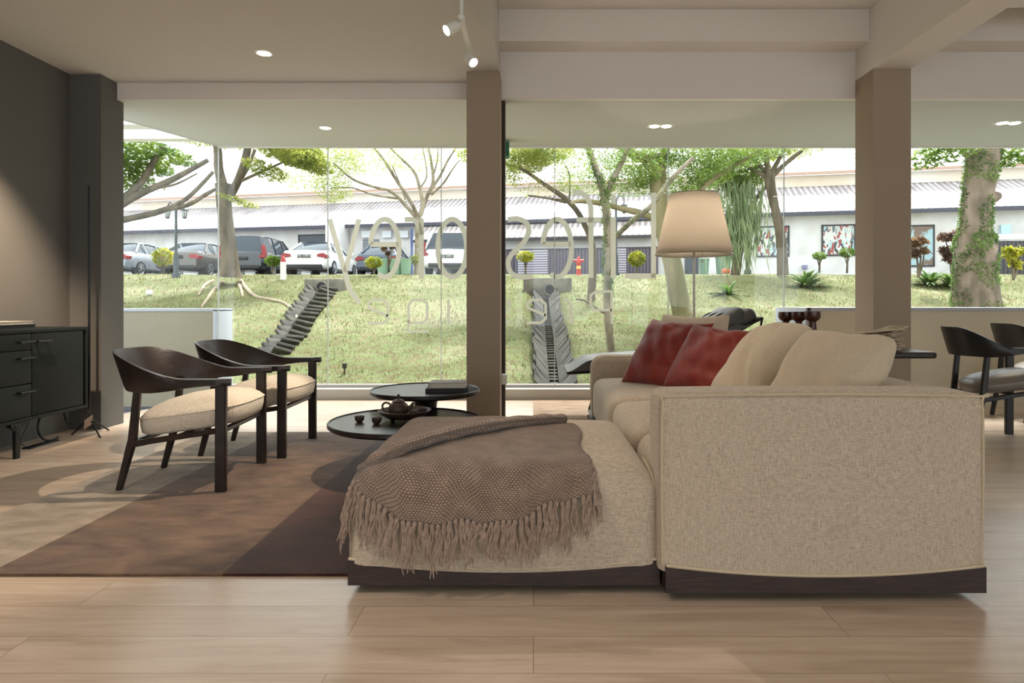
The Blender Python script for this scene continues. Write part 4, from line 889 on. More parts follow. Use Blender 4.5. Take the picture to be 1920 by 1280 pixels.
def tree(name, label, Y, trunk, branches, barkm, crown, leafm, seed, group=None, ivy=None):
    rnd = random.Random(seed); base = W(*trunk[0][:2], Y); r = empty(name, base); tag(r, label, 'tree', group)
    def line(pts, wob=0):
        P = catmull([W(p[0],p[1],Y+(p[3] if len(p) > 3 else 0)) for p in pts], 5); m = (len(P)-1)
        Rr = [interp([i*m/(len(pts)-1) for i in range(len(pts))], [p[2]*Y/F/2 for p in pts], j) for j in range(len(P))]
        Rr = [q*(1+.08*noise.noise(Vector((j*.7,seed,0)))) for j, q in enumerate(Rr)]
        return P, Rr
    b = MB(); P, Rr = line(trunk); b.tube(P, Rr, 14); b.build('trunk', barkm, r, loc=-base, angle=80)
    for br in branches:
        b = MB(); Q, S = line(br); b.tube(Q, S, 8); b.build('branch', barkm, r, loc=-base, angle=80)
    if crown:
        b = MB()
        for c in crown: cluster(b, c[0], c[1], Y+(c[5] if len(c) > 5 else 0), c[2], c[3], int(c[4]*4.5), (c[6] if len(c) > 6 else .08)*.68, rnd, dep=1.2)
        b.build('foliage', leafm, r, loc=-base, flat=True)
    if ivy:
        b = MB()
        for (Q, S, n, sz) in [(line(iv[0])+(iv[1],iv[2])) for iv in ivy]:
            for _ in range(n):
                j = rnd.randrange(len(Q)-1); t = rnd.random(); p = Q[j].lerp(Q[j+1],t); rr = S[j]*(1+(S[j+1]/S[j]-1)*t); a = rnd.uniform(0,2*PI)
                if noise.noise(Vector((a*.9,p.z*2.2,seed))) < -.12: continue
                leaves(b, p+Vector((math.cos(a)*rr,math.sin(a)*rr,0)), (.03,.03,.03), 1, sz, rnd, .9)
        b.build('ivy', leafI, r, loc=-base, flat=True)
    return r
tree('street_tree', 'leaning tree at the far left reaching bare pruned limbs towards the glass', 12, [(150,560,44),(165,470,36),(195,400,26),(225,376,18)],
 [[(225,378,16),(262,345,13),(290,300,11),(308,270,10)],[(225,384,16),(270,360,13),(320,338,12),(365,314,9),(390,300,8)],[(190,420,16),(240,410,12),(300,396,11),(350,372,8),(400,322,6)],[(300,394,8),(350,385,8),(385,365,8),(405,354,6)],[(295,352,5),(330,345,4),(370,325,2)]],
 bark, [(250,300,40,22,420),(300,285,34,12,220),(240,330,16,20,120),(200,320,40,40,300)], leafG, 1)
tree('street_tree', 'forked tree with smooth trunk and root flare standing behind the armchairs', 15.5, [(430,520,50),(431,500,34),(428,460,28),(423,410,26),(419,370,27),(418,345,28)],
 [[(418,350,20),(410,315,17),(408,280,15),(400,240,13)],[(428,372,17),(448,335,15),(462,290,14),(470,240,12)],[(440,352,6),(462,320,6),(478,280,6)],[(426,352,6),(450,340,6),(490,322,5),(540,300,3)],[(425,352,5),(440,372,4),(455,380,3)]],
 bark, [(500,320,24,14,160),(560,290,46,22,760),(585,305,28,16,300),(530,285,40,12,240),(452,378,12,6,40),(420,250,120,22,500)], leafY, 2,)
tree('vase_tree', 'slim pale tree with many upright bare branches fanning out left of centre column', 20, [(782,520,12),(784,460,12),(785,420,13),(785,408,13)],
 [[(784,412,9),(765,390,7),(735,360,6),(700,350,5),(660,335,4),(625,305,3)],[(785,408,8),(768,375,7),(745,340,6),(720,300,5),(700,275,4),(690,250,3)],[(787,405,8),(792,380,7),(785,345,6),(775,320,5),(745,290,4),(720,265,3)],[(788,405,8),(800,370,7),(812,340,6),(808,300,5),(800,260,4)],[(805,360,6),(825,330,5),(840,300,4),(860,270,3)],[(808,365,5),(830,345,4),(850,315,3),(862,300,2)],[(745,372,4),(700,365,3),(660,352,3),(620,352,2)],[(760,375,3),(752,350,3),(744,330,2),(735,310,2)],[(812,330,4),(820,300,3),(822,265,2)],[(790,350,3),(800,330,3),(797,300,2),(790,265,2)]],
 barkp, [(640,300,44,30,420,0,.07),(700,300,60,30,200,0,.07),(625,350,34,30,320,0,.07),(780,300,60,30,120,0,.07),(570,330,40,30,160,0,.07)], leafP, 3)
tree('rain_tree', 'limb of a spreading tree with flat layered foliage beside centre column', 13, [(1100,640,20),(1108,560,16),(1112,480,14),(1105,440,12)],
 [[(1105,440,11),(1085,400,10),(1060,372,10),(1020,345,8),(980,318,6),(940,305,4)],[(1062,378,8),(1030,372,4),(990,366,3)],[(1068,372,3),(1068,330,3),(1060,310,2)]],
 bark, [(985,300,50,14,900,0,.05),(1020,285,60,10,900,0,.05),(900,290,46,16,500,0,.05),(960,330,20,6,100,0,.05),(1000,350,40,8,90,0,.04),(1060,330,30,10,100,0,.04)], leafY, 4)
tree('ivy_tree', 'slender ivy covered tree with forked stem on the bank right of the drain', 9.04, [(1148,668,16),(1143,630,14),(1141,600,17),(1139,540,15),(1140,470,15),(1138,410,15),(1134,372,15)],
 [[(1134,376,13),(1124,335,12),(1112,300,10),(1100,265,9)],[(1136,368,11),(1150,335,10),(1168,300,9),(1182,265,8)],[(1155,443,9),(1190,410,9),(1222,385,10),(1260,335,9),(1300,295,7)],[(1140,590,5),(1118,578,5),(1098,564,4),(1080,560,3)],[(1140,445,6),(1152,444,8),(1158,440,8)]],
 barkp, [(1150,290,70,16,200,0,.03),(1080,300,50,20,200,0,.03)], leafG, 5, ivy=[([(1141,560,17),(1139,500,17),(1140,440,17),(1134,372,17)],1500,.022),([(1134,376,15),(1124,335,14),(1112,300,13),(1100,265,12)],1200,.022),([(1136,368,13),(1150,335,12),(1168,300,11),(1182,265,11)],900,.022),([(1155,443,10),(1190,410,10),(1222,385,11),(1260,335,11)],500,.02)])
tree('thick_tree', 'thick mossy green trunk with heavy forked limb seen behind the lamp shade', 11.37, [(1290,640,46),(1280,590,38),(1270,540,36),(1258,480,34),(1243,420,32),(1236,370,31),(1232,320,32),(1230,290,36)],
 [[(1228,318,26),(1212,300,24),(1190,290,20),(1160,272,16)],[(1240,300,20),(1250,270,16),(1255,240,12)],[(1245,420,12),(1210,402,13),(1170,392,11),(1120,380,10),(1085,377,8),(1070,382,6)],[(1300,400,10),(1320,350,11),(1370,315,9),(1410,290,7),(1450,262,5)],[(1262,440,16),(1285,410,13),(1300,395,12)]],
 barkg, [(1270,288,80,16,700,0,.045),(1200,300,70,16,420,0,.045),(1330,300,60,16,500,0,.045),(1180,335,40,14,200,.4,.045),(1290,345,34,16,240,.4,.045),(1270,370,20,12,120,.4,.045),(1400,288,70,14,600,0,.045),(1215,330,20,20,150,-.3,.045),(1100,345,60,8,260,.6,.04),(1200,350,50,8,300,.6,.04),(1330,335,40,10,260,.5,.045),(1150,310,60,10,300,.6,.04),(1260,320,90,14,500,.6,.045)], leafG, 6)
tree('fern_hung_tree', 'tree hung with long trailing green ferns right behind the lamp shade', 18, [(1378,520,18),(1383,480,18),(1386,430,22),(1388,380,24),(1384,330,20)],
 [[(1386,400,12),(1360,350,10),(1340,320,8)],[(1388,380,12),(1405,340,10),(1420,310,8)],[(1388,420,9),(1420,370,8),(1440,345,6)]],
 bark, [(1385,330,60,24,700,0,.08),(1340,330,34,20,260,0,.08)], leafG, 7)
b = MB(); rnd = random.Random(21)
for k in range(420):
    px, py = rnd.gauss(1385,26), rnd.uniform(325,440); Y = 17.7+rnd.uniform(-.5,.3); L_ = rnd.uniform(.5,1.4); p = W(px,py,Y)
    dx = rnd.uniform(-.3,.3); q = [p+Vector((dx*t,rnd.uniform(-.01,.01),-L_*t)) for t in (0,.33,.66,1)]; w_ = .013
    b.poly([q[0]+Vector((-w_,0,0)),q[0]+Vector((w_,0,0)),q[1]+Vector((w_,0,0)),q[2]+Vector((w_,0,0)),q[3],q[2]-Vector((w_,0,0)),q[1]-Vector((w_,0,0))])
tag(b.build('hanging_ferns', leafmat('grey green frond', srgb(104,124,84), srgb(160,172,126), .4), flat=True), 'long trailing fern fronds hanging off the tree right of the lamp shade', 'fern', kind='stuff')
tree('umbrella_tree', 'tree with plain curved trunk and fan of limbs just left of the right column', 17, [(1468,516,22),(1466,470,19),(1462,430,18),(1453,390,16),(1445,350,18),(1442,325,20)],
 [[(1442,335,12),(1425,325,9),(1400,312,7),(1380,300,5)],[(1440,325,12),(1437,295,10),(1432,265,8)],[(1446,325,10),(1460,300,8),(1475,272,6)],[(1450,328,10),(1475,305,8),(1500,285,7),(1520,268,5)],[(1436,322,7),(1415,300,6),(1400,285,4)]],
 bark, [(1440,285,50,10,500,0,.07),(1510,282,30,5,140,0,.06),(1380,295,40,12,340,0,.07)], leafY, 8)
tree('ivy_tree', 'broad old trunk thickly grown with ivy at the right side of the view', 11.6, [(1832,640,96),(1830,575,84),(1828,520,70),(1830,470,64),(1828,440,52),(1832,380,50),(1840,320,54),(1844,270,60)],
 [[(1850,470,26),(1862,462,20),(1866,455,8)],[(1850,372,26),(1868,368,20),(1876,366,8)]],
 mat('pinkish grey bark', srgb(142,124,108), .9, srgb(98,86,72), 5, (1,1,.4), .8, 8), [(1780,290,24,14,70,0,.10),(1905,288,34,22,160,0,.10),(1770,275,30,8,60,0,.1)], leafG, 9, ivy=[([(1830,575,84),(1828,520,72),(1830,470,68)],3200,.030),([(1830,470,80),(1828,440,60)],1800,.032),([(1828,440,54),(1832,380,52),(1840,320,56),(1844,270,62)],4200,.030)])
# ---- shrubs and plants ----
def ball(px, py, Y, rpx, rpy, base, m, label, n=700, size=.05, grp=None):
    p0 = W(px, base, Y); r = empty('shrub', p0); tag(r, label, 'shrub', grp); rnd = random.Random(int(px))
    b = MB(); c = W(px,py,Y); rx, rz = rpx*Y/F, rpy*Y/F
    for _ in range(n):
        v = Vector((rnd.gauss(0,1),rnd.gauss(0,1),rnd.gauss(0,1))).normalized()*rnd.uniform(.75,1.02); leaves(b, c+Vector((v.x*rx,v.y*rx,v.z*rz)), (.01,.01,.01), 1, size, rnd, .8)
    b.build('foliage', m, r, loc=-p0, flat=True)
    b = MB(); b.tube([p0, W(px+1,(py+base)/2,Y), c], [.03,.025,.015], 6)
    for a in (0,2.1,4.2): b.tube([W(px,(py+base)/2+4,Y), c+Vector((.5*rx*math.cos(a),.5*rx*math.sin(a),-.2*rz))], .012, 5)
    b.build('stem', bark, r, loc=-p0)
ball(306,482,17.5,19,17,516,leafS,'yellow leaved ball shrub on the bank crest at the left')
ball(512,489,17.5,14,9,514,leafG,'small round green shrub beside the white bollard')
ball(701,492,17,16,11,514,leafS,'small yellow green shrub inside the letter e at left', 420)
ball(778,487,17.2,7,9,514,leafS,'tiny yellow green shrub close to the slim pale tree', 160)
ball(985,481,17.2,16,10,514,leafS,'yellow shrub inside the letter s right of centre column')
ball(1194,485,17.2,16,14,514,leafS,'bright yellow ball shrub right of the red hydrant')
ball(1536,480,18,12,7,512,leafG,'small spreading plant left of right column, nearer the spiky clump', 160, .06)
ball(1588,473,18,14,9,512,leafG,'small spreading plant right against the right column edge', 200, .06)
def agave(px, py, rpx, label, n=90):
    p0 = onG(px, py); s = 1.75*rpx*p0.y/F; rnd = random.Random(int(px)); b = MB()
    for k in range(n):
        a = rnd.uniform(0,2*PI); el = rnd.uniform(.15,1.25); L_ = s*rnd.uniform(.75,1.15); w_ = s*.055
        d = Vector((math.cos(a),math.sin(a),0)); sd = Vector((-d.y,d.x,0))*w_; prev = None
        q = [p0+d*(L_*t*math.cos(el)+L_*.25*t*t)+Vector((0,0,L_*(t*math.sin(el)*1.1-.45*t*t))) for t in (0,.3,.6,.85,1)]
        b.poly([q[0]-sd*.6,q[0]+sd*.6,q[1]+sd,q[1]-sd]); b.poly([q[1]-sd,q[1]+sd,q[2]+sd,q[2]-sd]); b.poly([q[2]-sd,q[2]+sd,q[3]+sd*.6,q[3]-sd*.6]); b.poly([q[3]-sd*.6,q[3]+sd*.6,q[4]])
    tag(b.build('spider_lily', leafD, flat=True), label, 'plant', 'spiky plants on the bank')
agave(1512,540,30,'dark green spiky plant clump on the bank left of the right column')
agave(1366,556,24,'smaller pale spiky clump on the bank right of the lamp pole', 50)
agave(1742,534,26,'spiky clump right of the right column, the left of two')
agave(1784,538,26,'spiky clump next to the ivy trunk, the right of two')
def croton(px, tops, base, Y, label, m=None):
    p0 = W(px, base, Y); r = empty('croton', p0); tag(r, label, 'plant'); rnd = random.Random(int(px)); b = MB(); s = MB()
    for (tx_, ty_, rr) in tops:
        s.tube([p0, W((px+tx_)/2+3,(base+ty_)/2,Y), W(tx_,ty_,Y)], [.025,.018,.012], 5); leaves(b, W(tx_,ty_,Y), (rr*Y/F,rr*Y/F,rr*Y/F*.7), 60, .09, rnd, .9)
    b.build('foliage', m or leafR, r, loc=-p0, flat=True); s.build('stem', bark, r, loc=-p0)
croton(1785,[(1772,446,12),(1790,440,12),(1773,470,12),(1778,485,8),(1787,490,6)],520,14,'tall purple bronze leaved plant left of the ivy trunk')
croton(1722,[(1712,455,12),(1725,452,12),(1716,475,10),(1733,470,8)],520,14,'yellowish bronze bush right beside the right column')
croton(1900,[(1895,478,14),(1910,470,14),(1905,495,12),(1890,470,8)],525,13,'bright yellow green broad leaved plant at the right edge', leafS)
croton(728,[(720,465,6),(735,462,6),(727,475,5)],502,21,'thin leggy plant above the green pots')
# ================= buildings across the car park =================
def FY(px): k = (px-VX)/F; return 28.86/(1+.212*k)
FD = Vector((41,-8.69,0)).normalized(); FN = Vector((-FD.y, FD.x, 0))*1.0      # along the facade, and away from the camera
if FN.y < 0: FN = -FN
ang = math.atan2(FD.y, FD.x); FO = Vector((0, 28.86, 0))
def loc_(px, py, off=0):                                             # facade-local coordinates of what is seen there (off = metres behind the facade)
    k = (px-VX)/F; y = (28.86+off/FN.y)/(1+.212*k); p = Vector((k*y, y, H-(py-VY)*y/F)); d = p-FO; return (d.dot(FD), off, p.z)
roofm = stripe_mat('pale corrugated roof', srgb(200,193,194), srgb(150,140,141), .24, 0, .6, .8, srgb(96,84,80), .7, (.46,.72), (1.6,.35,1))
wallw = mat('white render', srgb(226,224,222), .9, srgb(208,204,198), 1.2, bump=.1, bs=4)
sh = empty('white_shed', FO, ang); tag(sh, 'long white low building with pale corrugated roofs across the car park', 'building')
b = MB(); b.box((-30,0,1.9),(26,.3,4.62)); b.build('wall', wallw, sh)
b = MB(); b.box((-30,2.5,5.9),(26,2.8,6.75)); b.build('clerestory_wall', mat('cream render', srgb(214,198,176), .9, srgb(228,222,212), .4), sh)
def slab(x0, y0, z0, x1, y1, z1, t, m, name, par=sh):
    b = MB(); b.prism([(y0,z0),(y1,z1),(y1,z1+t),(y0,z0+t)], 'x', x0, x1); return b.build(name, m, par)
slab(-30,-.55,4.66,26,2.6,6.25,.05,roofm,'lower_roof'); slab(-30,2.2,6.80,26,15,12.8,.05,roofm,'upper_roof')
b = MB(); b.box((-30,-.58,4.55),(26,-.50,4.70)); b.build('gutter', mat('dark blue grey gutter', srgb(66,66,78), .6), sh)
b = MB(); b.box((-30,2.14,6.72),(26,2.22,6.84)); b.build('upper_eave', mat('rusty eave', srgb(176,146,128), .8), sh)
b = MB()
for k in range(230): b.box((-29+k*.24,.0+2.4-.02,6.17),(-29+k*.24+.10,2.44,6.22))
b.build('ridge_vents', mat('ridge vent grey brown', srgb(120,110,106), .9), sh)  # row of small grey brown blocks along the roof ridge
dkw = mat('dark window glass', srgb(58,64,72), .15)
def poster_mat(seed):
    m, nt, N, L, p = newmat('torn poster'); tc = N.new('ShaderNodeTexCoord'); v = N.new('ShaderNodeTexVoronoi'); v.inputs['Scale'].default_value = 5.5; mp = N.new('ShaderNodeMapping'); mp.inputs['Location'].default_value = (seed,seed,0); mp.inputs['Scale'].default_value=(1.6,1,.7); L.new(tc.outputs['Object'], mp.inputs[0]); 
    n = N.new('ShaderNodeTexNoise'); n.inputs['Scale'].default_value = 2.5; n.inputs['Detail'].default_value = 4; L.new(mp.outputs[0], n.inputs[0]); ad = N.new('ShaderNodeVectorMath'); L.new(mp.outputs[0], ad.inputs[0]); L.new(n.outputs[1], ad.inputs[1]); L.new(ad.outputs[0], v.inputs[0])
    s = N.new('ShaderNodeSeparateColor'); L.new(v.outputs['Color'], s.inputs[0]); r = N.new('ShaderNodeValToRGB'); r.color_ramp.interpolation = 'CONSTANT'; e = r.color_ramp.elements
    cs = [srgb(170,196,196), srgb(210,208,202), srgb(150,62,52), srgb(92,104,108), srgb(190,196,192), srgb(60,62,66)]
    e[0].color = cs[0]; e[1].position = .22; e[1].color = cs[1]
    for pos, c in ((.48,cs[2]),(.6,cs[3]),(.72,cs[4]),(.9,cs[5])): k = e.new(pos); k.color = c
    L.new(s.outputs[0], r.inputs[0]); L.new(r.outputs[0], p.inputs['Base Color']); p.inputs['Roughness'].default_value = .4; return m
frm = mat('dark window frame', srgb(56,54,58), .6)
def onwall(name, x0, y0, x1, y1, m, label, cat, group=None, t=.05, frame=True, inner='poster_sheet', off=-.02):
    a = loc_(x0,y1); c = loc_(x1,y0); r = empty(name, FO+FD*a[0]+Vector((0,0,a[2])), ang); tag(r, label, cat, group); w_, h_ = c[0]-a[0], c[2]-a[2]
    if frame:
        b = MB(); f = .06
        for (p, q) in (((0,0),(w_,f)),((0,h_-f),(w_,h_)),((0,0),(f,h_)),((w_-f,0),(w_,h_))): b.box((p[0],-t,p[1]),(q[0],0,q[1]))
        b.build('frame', frm, r)
    b = MB(); b.box((.02,-t*.6,.02),(w_-.02,0,h_-.02)); b.build(inner, m, r); return r
onwall('poster', 1418,423,1480,482, poster_mat(1), 'dark framed collage poster on the white wall behind the curved tree', 'poster', 'framed posters')
onwall('poster', 1540,420,1604,480, poster_mat(4), 'framed red and grey collage poster left of the right column', 'poster', 'framed posters')
onwall('poster', 1700,421,1752,500, mat('pale blue poster', srgb(160,190,196), .5, srgb(120,100,84), 1.6, mixr=(.5,.56)), 'tall pale blue framed panel right of the right column', 'poster', 'framed posters')
for i, (x0,y0,x1,y1,lb) in enumerate(((960,444,1000,492,'dark window behind the letter s'),(1064,446,1103,470,'dark window above the fence left of hydrant'),(1120,444,1142,466,'small dark window above the fence by the ivy tree'),(1172,442,1194,464,'small square dark window above the fence left of the lamp'),(560,438,640,470,'dark opening behind the white sedan roof'))): onwall('window', x0,y0,x1,y1, dkw, lb, 'window', 'windows of the white building', inner='pane')
onwall('garage_door', 680,447,712,500, stripe_mat('grey shutter', srgb(150,152,156), srgb(120,122,128), .12, 2), 'grey shutter door behind the green pots', 'door', frame=False, inner='shutter')
onwall('glass_door', 1284,480,1310,516, dkw, 'dark glass door beside the wheelie bins', 'door', inner='pane')
onwall('meter_box', 1872,421,1892,447, mat('pale teal box', srgb(178,208,210), .5), 'pale teal meter box on the white wall at the right', 'box', frame=False, inner='cabinet_box', t=.3)
onwall('electrical_box', 1503,496,1514,505, mat('lilac grey box', srgb(130,130,160), .5), 'small lilac grey box low on the white wall', 'box', frame=False, inner='cabinet_box', t=.2)
for i, px in enumerate((640,690,728,760,800)):
    onwall('air_conditioner', px-9,432,px+9,447, mat('white unit', srgb(214,216,218), .5), ['leftmost boxy air conditioner unit under the eave','second air conditioner unit from left under the eave','middle air conditioner unit under the eave above the pots','fourth air conditioner unit from left under the eave','rightmost air conditioner unit under the eave beside the slim tree'][i], 'air conditioner', 'outdoor units under the eave', frame=False, inner='casing', t=.35)
# side annex with its own lean-to roof in front
an = empty('lean_to', FO+FD*loc_(808,440)[0], ang); tag(an, 'lean-to with weathered corrugated roof behind the letters o and s', 'building')
w_ = loc_(1232,440)[0]-loc_(808,440)[0]
b = MB(); b.box((0,-1.0,1.9),(w_,0,3.75)); b.build('wall', wallw, an)
slab(-.3,-1.5,3.78,w_+.3,.2,4.95,.05,stripe_mat('weathered corrugated roof', srgb(188,180,177), srgb(134,124,122), .24, 0, .7, .5, srgb(112,98,94), .8, (.46,.72), (1.6,.35,1)),'roof',an)
b = MB(); b.box((-.3,-1.52,3.70),(w_+.3,-1.44,3.80)); b.build('gutter', frm, an)
fn = empty('dark_fence', FO+FD*loc_(942,500)[0]+FN*-2.2, ang); tag(fn, 'long dark slatted fence on the crest behind the red hydrant', 'fence')
wf = loc_(1238,500,-2.2)[0]-loc_(942,500,-2.2)[0]+.5
b = MB(); b.box((0,0,1.95),(wf,.05,3.22)); b.build('panel', stripe_mat('dark slats', srgb(104,96,106), srgb(66,60,70), .13, 0, .8, .6), fn)
for (a, c) in ((.18,.36),(.72,.82)): b = MB(); b.box((wf*a,-.05,1.98),(wf*c,0,3.22)); b.build('louvre_panel', stripe_mat('pale louvres', srgb(190,184,194), srgb(110,104,116), .1, 2, .8, .6), fn)
b = MB(); b.box((0,-.02,3.20),(wf,.08,3.26)); b.build('top_rail', frm, fn)
fr2 = empty('dark_gate', FO+FD*loc_(1865,500,-2)[0]+FN*-2, ang); tag(fr2, 'dark slatted gate at the right edge behind the ivy trunk', 'fence')
b = MB(); b.box((0,0,2.0),(4.5,.05,3.25)); b.build('panel', stripe_mat('dark gate slats', srgb(84,80,84), srgb(52,50,54), .13, 0, .8, .6), fr2)
b = MB(); b.box((-.1,-.02,3.3),(4.5,.1,3.5)); b.build('top_rail', wallw, fr2)
# canopy of the neighbouring wing, seen over the left soffit edge
b = MB(); b.box((-9,7.2,2.98),(-4.0,7.4,3.10)); b.box((-9,7.9,3.0),(-4.1,8.05,3.12)); tag(b.build('canopy', M['ceil']), 'grey canopy bars outside beyond the angled glass at upper left', 'canopy')
# ================= cars =================
tyre = mat('tyre rubber', srgb(30,30,32), .8); rim = mat('alloy rim', srgb(190,192,196), .3, metal=.7); tail = mat('red tail lamp', srgb(140,24,28), .25); plate = mat('black number plate', srgb(36,36,38), .5); blk = mat('black trim', srgb(28,28,30), .5); cglass = mat('car window', srgb(60,68,76), .08)
def car(label, px, Y, paint, suv, chars=None, yaw=0, group='parked cars'):
    p = W(px, 0, Y); r = empty('car', (p.x, Y, 2.05), R(yaw)); tag(r, label, 'car', group)      # local: rear bumper at y=0, nose at +y
    Hh = 1.66 if suv else 1.44
    st = [(0,.34,.86,.86,.78),(.12,.30,.98,.98,.86),(.45,.28,1.0,1.01,.89),(.62 if not suv else .2,.26,1.0,1.04,.90),(1.5,.24,.98,1.0,.91),(2.6,.24,.96,.98,.91),(3.4,.24,.94,.96,.90),(4.1,.28,.84,.86,.86),(4.45,.34,.70,.72,.76),(4.6,.42,.58,.60,.62)]
    st = sorted(st); b = MB(); rings = []
    for (y, zb, zt3, zm, hw) in st:
        rings.append(b.vs([(-hw*.86,y,zb),(-hw,y,zb+.10),(-hw,y,zb+(zt3-zb)*.55),(-hw*.96,y,zt3-.05),(-hw*.88,y,zt3),(0,y,zt3+.02),(hw*.88,y,zt3),(hw*.96,y,zt3-.05),(hw,y,zb+(zt3-zb)*.55),(hw,y,zb+.10),(hw*.86,y,zb)]))
    for a, c in zip(rings, rings[1:]):
        for k in range(11): b.face([a[k],a[(k+1)%11],c[(k+1)%11],c[k]])
    b.face(rings[0][::-1]); b.face(rings[-1]); bd = b.build('body', paint, r, angle=50)
    if suv: gl = [(.10,.98,.80),(.42,Hh-.06,.62),(.9,Hh,.62),(2.5,Hh-.03,.62),(3.35,.96,.78)]
    else: gl = [(.62,.98,.78),(1.25,Hh-.04,.56),(1.8,Hh,.57),(2.5,Hh-.04,.56),(3.4,.95,.76)]
    def cab(scale, name, m, par, zoff=0, top=False):
        b = MB(); rr = []
        for (y, z, hw) in gl:
            q = max(z, 1.0); rr.append(b.vs([(-.84*scale,y,.93),(-hw*scale-(.0 if q>1.1 else .05),y,z-.05+zoff),(-hw*.85,y,z+zoff),(hw*.85,y,z+zoff),(hw*scale+(.0 if q>1.1 else .05),y,z-.05+zoff),(.84*scale,y,.93)]))
        for a, c in zip(rr, rr[1:]):
            for k in range(5): b.face([a[k],a[k+1],c[k+1],c[k]])
        b.face(rr[0]); b.face(rr[-1]); return b.build(name, m, par, angle=30)
    cab(1.0, 'windows', cglass, r)
    b = MB(); g1 = gl[1:-1]                                             # roof skin and pillars
    rr = [b.vs([(-hw-.015,y,z-.03),(-hw*.85,y,z+.015),(hw*.85,y,z+.015),(hw+.015,y,z-.03)]) for (y,z,hw) in g1]
    for a, c in zip(rr, rr[1:]):
        for k in range(3): b.face([a[k],a[k+1],c[k+1],c[k]])
    for sg in (-1,1):
        b.tube([(sg*.84,gl[0][0],.97),(sg*(gl[1][2]+.005),gl[1][0],gl[1][1]-.03)], .045, 6); b.tube([(sg*.80,gl[-1][0],.95),(sg*(gl[-2][2]+.005),gl[-2][0],gl[-2][1]-.03)], .035, 6)
        for ym in (1.35,2.25): b.tube([(sg*.86,ym,.95),(sg*.63,ym+.05,Hh-.05)], .025, 6)
    b.build('roof', paint, r, angle=30)
    for sg in (-1,1):
        for y in (.85,3.65):
            Mx = Matrix.Translation((sg*.80,y,.33))@Matrix.Rotation(sg*PI/2,4,'Y')
            b = MB(); b.lathe([(0,-.11),(.30,-.11),(.33,-.08),(.33,.09),(.30,.115),(.22,.115),(.21,.09),(0,.09)], seg=28, M=Mx); wh = b.build('wheel', tyre, r)
            b = MB(); b.lathe([(.17,.10),(.22,.10),(.22,.122),(.20,.124),(.18,.11)], seg=28, M=Mx)
            for s5 in range(5): b.box((-.02,.02,.10),(.02,.21,.118), 0, Mx@Matrix.Rotation(s5*2*PI/5,4,'Z'))
            b.lathe([(0,.125),(.05,.12),(.05,.10),(0,.10)], seg=12, M=Mx); b.build('rim', rim, wh)
        b = MB()
        if suv: b.prism([(sg*.88,.72),(sg*.68,.74),(sg*.70,.80),(sg*.82,.86),(sg*.79,1.22),(sg*.84,1.22),(sg*.91,.88)], 'y', -.02, .25)
        else: b.prism([(sg*.50,.74),(sg*.87,.68),(sg*.88,.80),(sg*.74,.88),(sg*.52,.84)], 'y', -.03, .30)
        b.build('tail_lamp', tail, r)
        b = MB(); b.tube([(sg*.88,2.9,.98),(sg*1.0,2.9,1.02)], .02, 6); b.soft((sg*1.03,2.9,1.03), (.09,.04,.06), .03, 4); b.build('mirror', paint, r)
    b = MB(); b.box((-.70,-.03,.28),(.70,.10,.44), .02); b.build('bumper_trim', blk, r)
    b = MB(); b.box((-.26,-.035,.64 if suv else .70),(.26,.01,.76 if suv else .82), .004); pl = b.build('number_plate', plate, r)
    if chars:
        cu = bpy.data.curves.new('t','FONT'); cu.body = chars; cu.size = .115; cu.align_x = 'CENTER'; cu.align_y = 'CENTER'; cu.extrude = .002
        t = bpy.data.objects.new('plate_characters', cu); COL.objects.link(t); dg = bpy.context.evaluated_depsgraph_get(); me = bpy.data.meshes.new_from_object(t.evaluated_get(dg)); bpy.data.objects.remove(t)
        t = bpy.data.objects.new('plate_characters', me); me.materials.clear(); me.materials.append(M['white']); COL.objects.link(t); t.parent = pl; t.location = (0,-.04,.70 if suv else .76); t.rotation_euler = (PI/2,0,0)
    return r
pw = mat('white car paint', srgb(236,236,238), .25, coat=.6); ps = mat('silver car paint', srgb(160,166,174), .25, metal=.4, coat=.6); pb = mat('black car paint', srgb(34,38,42), .2, coat=.8); pg = mat('bronze grey car paint', srgb(86,80,74), .25, metal=.2, coat=.6); pn2 = mat('dark blue car paint', srgb(54,66,82), .25, coat=.6)
car('silver grey sedan parked farthest left', 196, 25, ps, False)
car('dark bronze sedan parked left of the forked tree', 330, 25, pg, False)
car('black tall family car parked right behind the forked tree', 452, 25, pb, True)
car('white sedan with black rear bumper parked behind the white bollard', 570, 24.6, pw, False, 'SMJ 1278 K')
cc = car('small dark blue car beyond the white sedan', 706, 26.3, pn2, False); cc.scale = (1,.78,1)
car('white estate car parked next to the slim pale tree and centre column', 838, 23.9, pw, True, 'SLQ 3292 L')
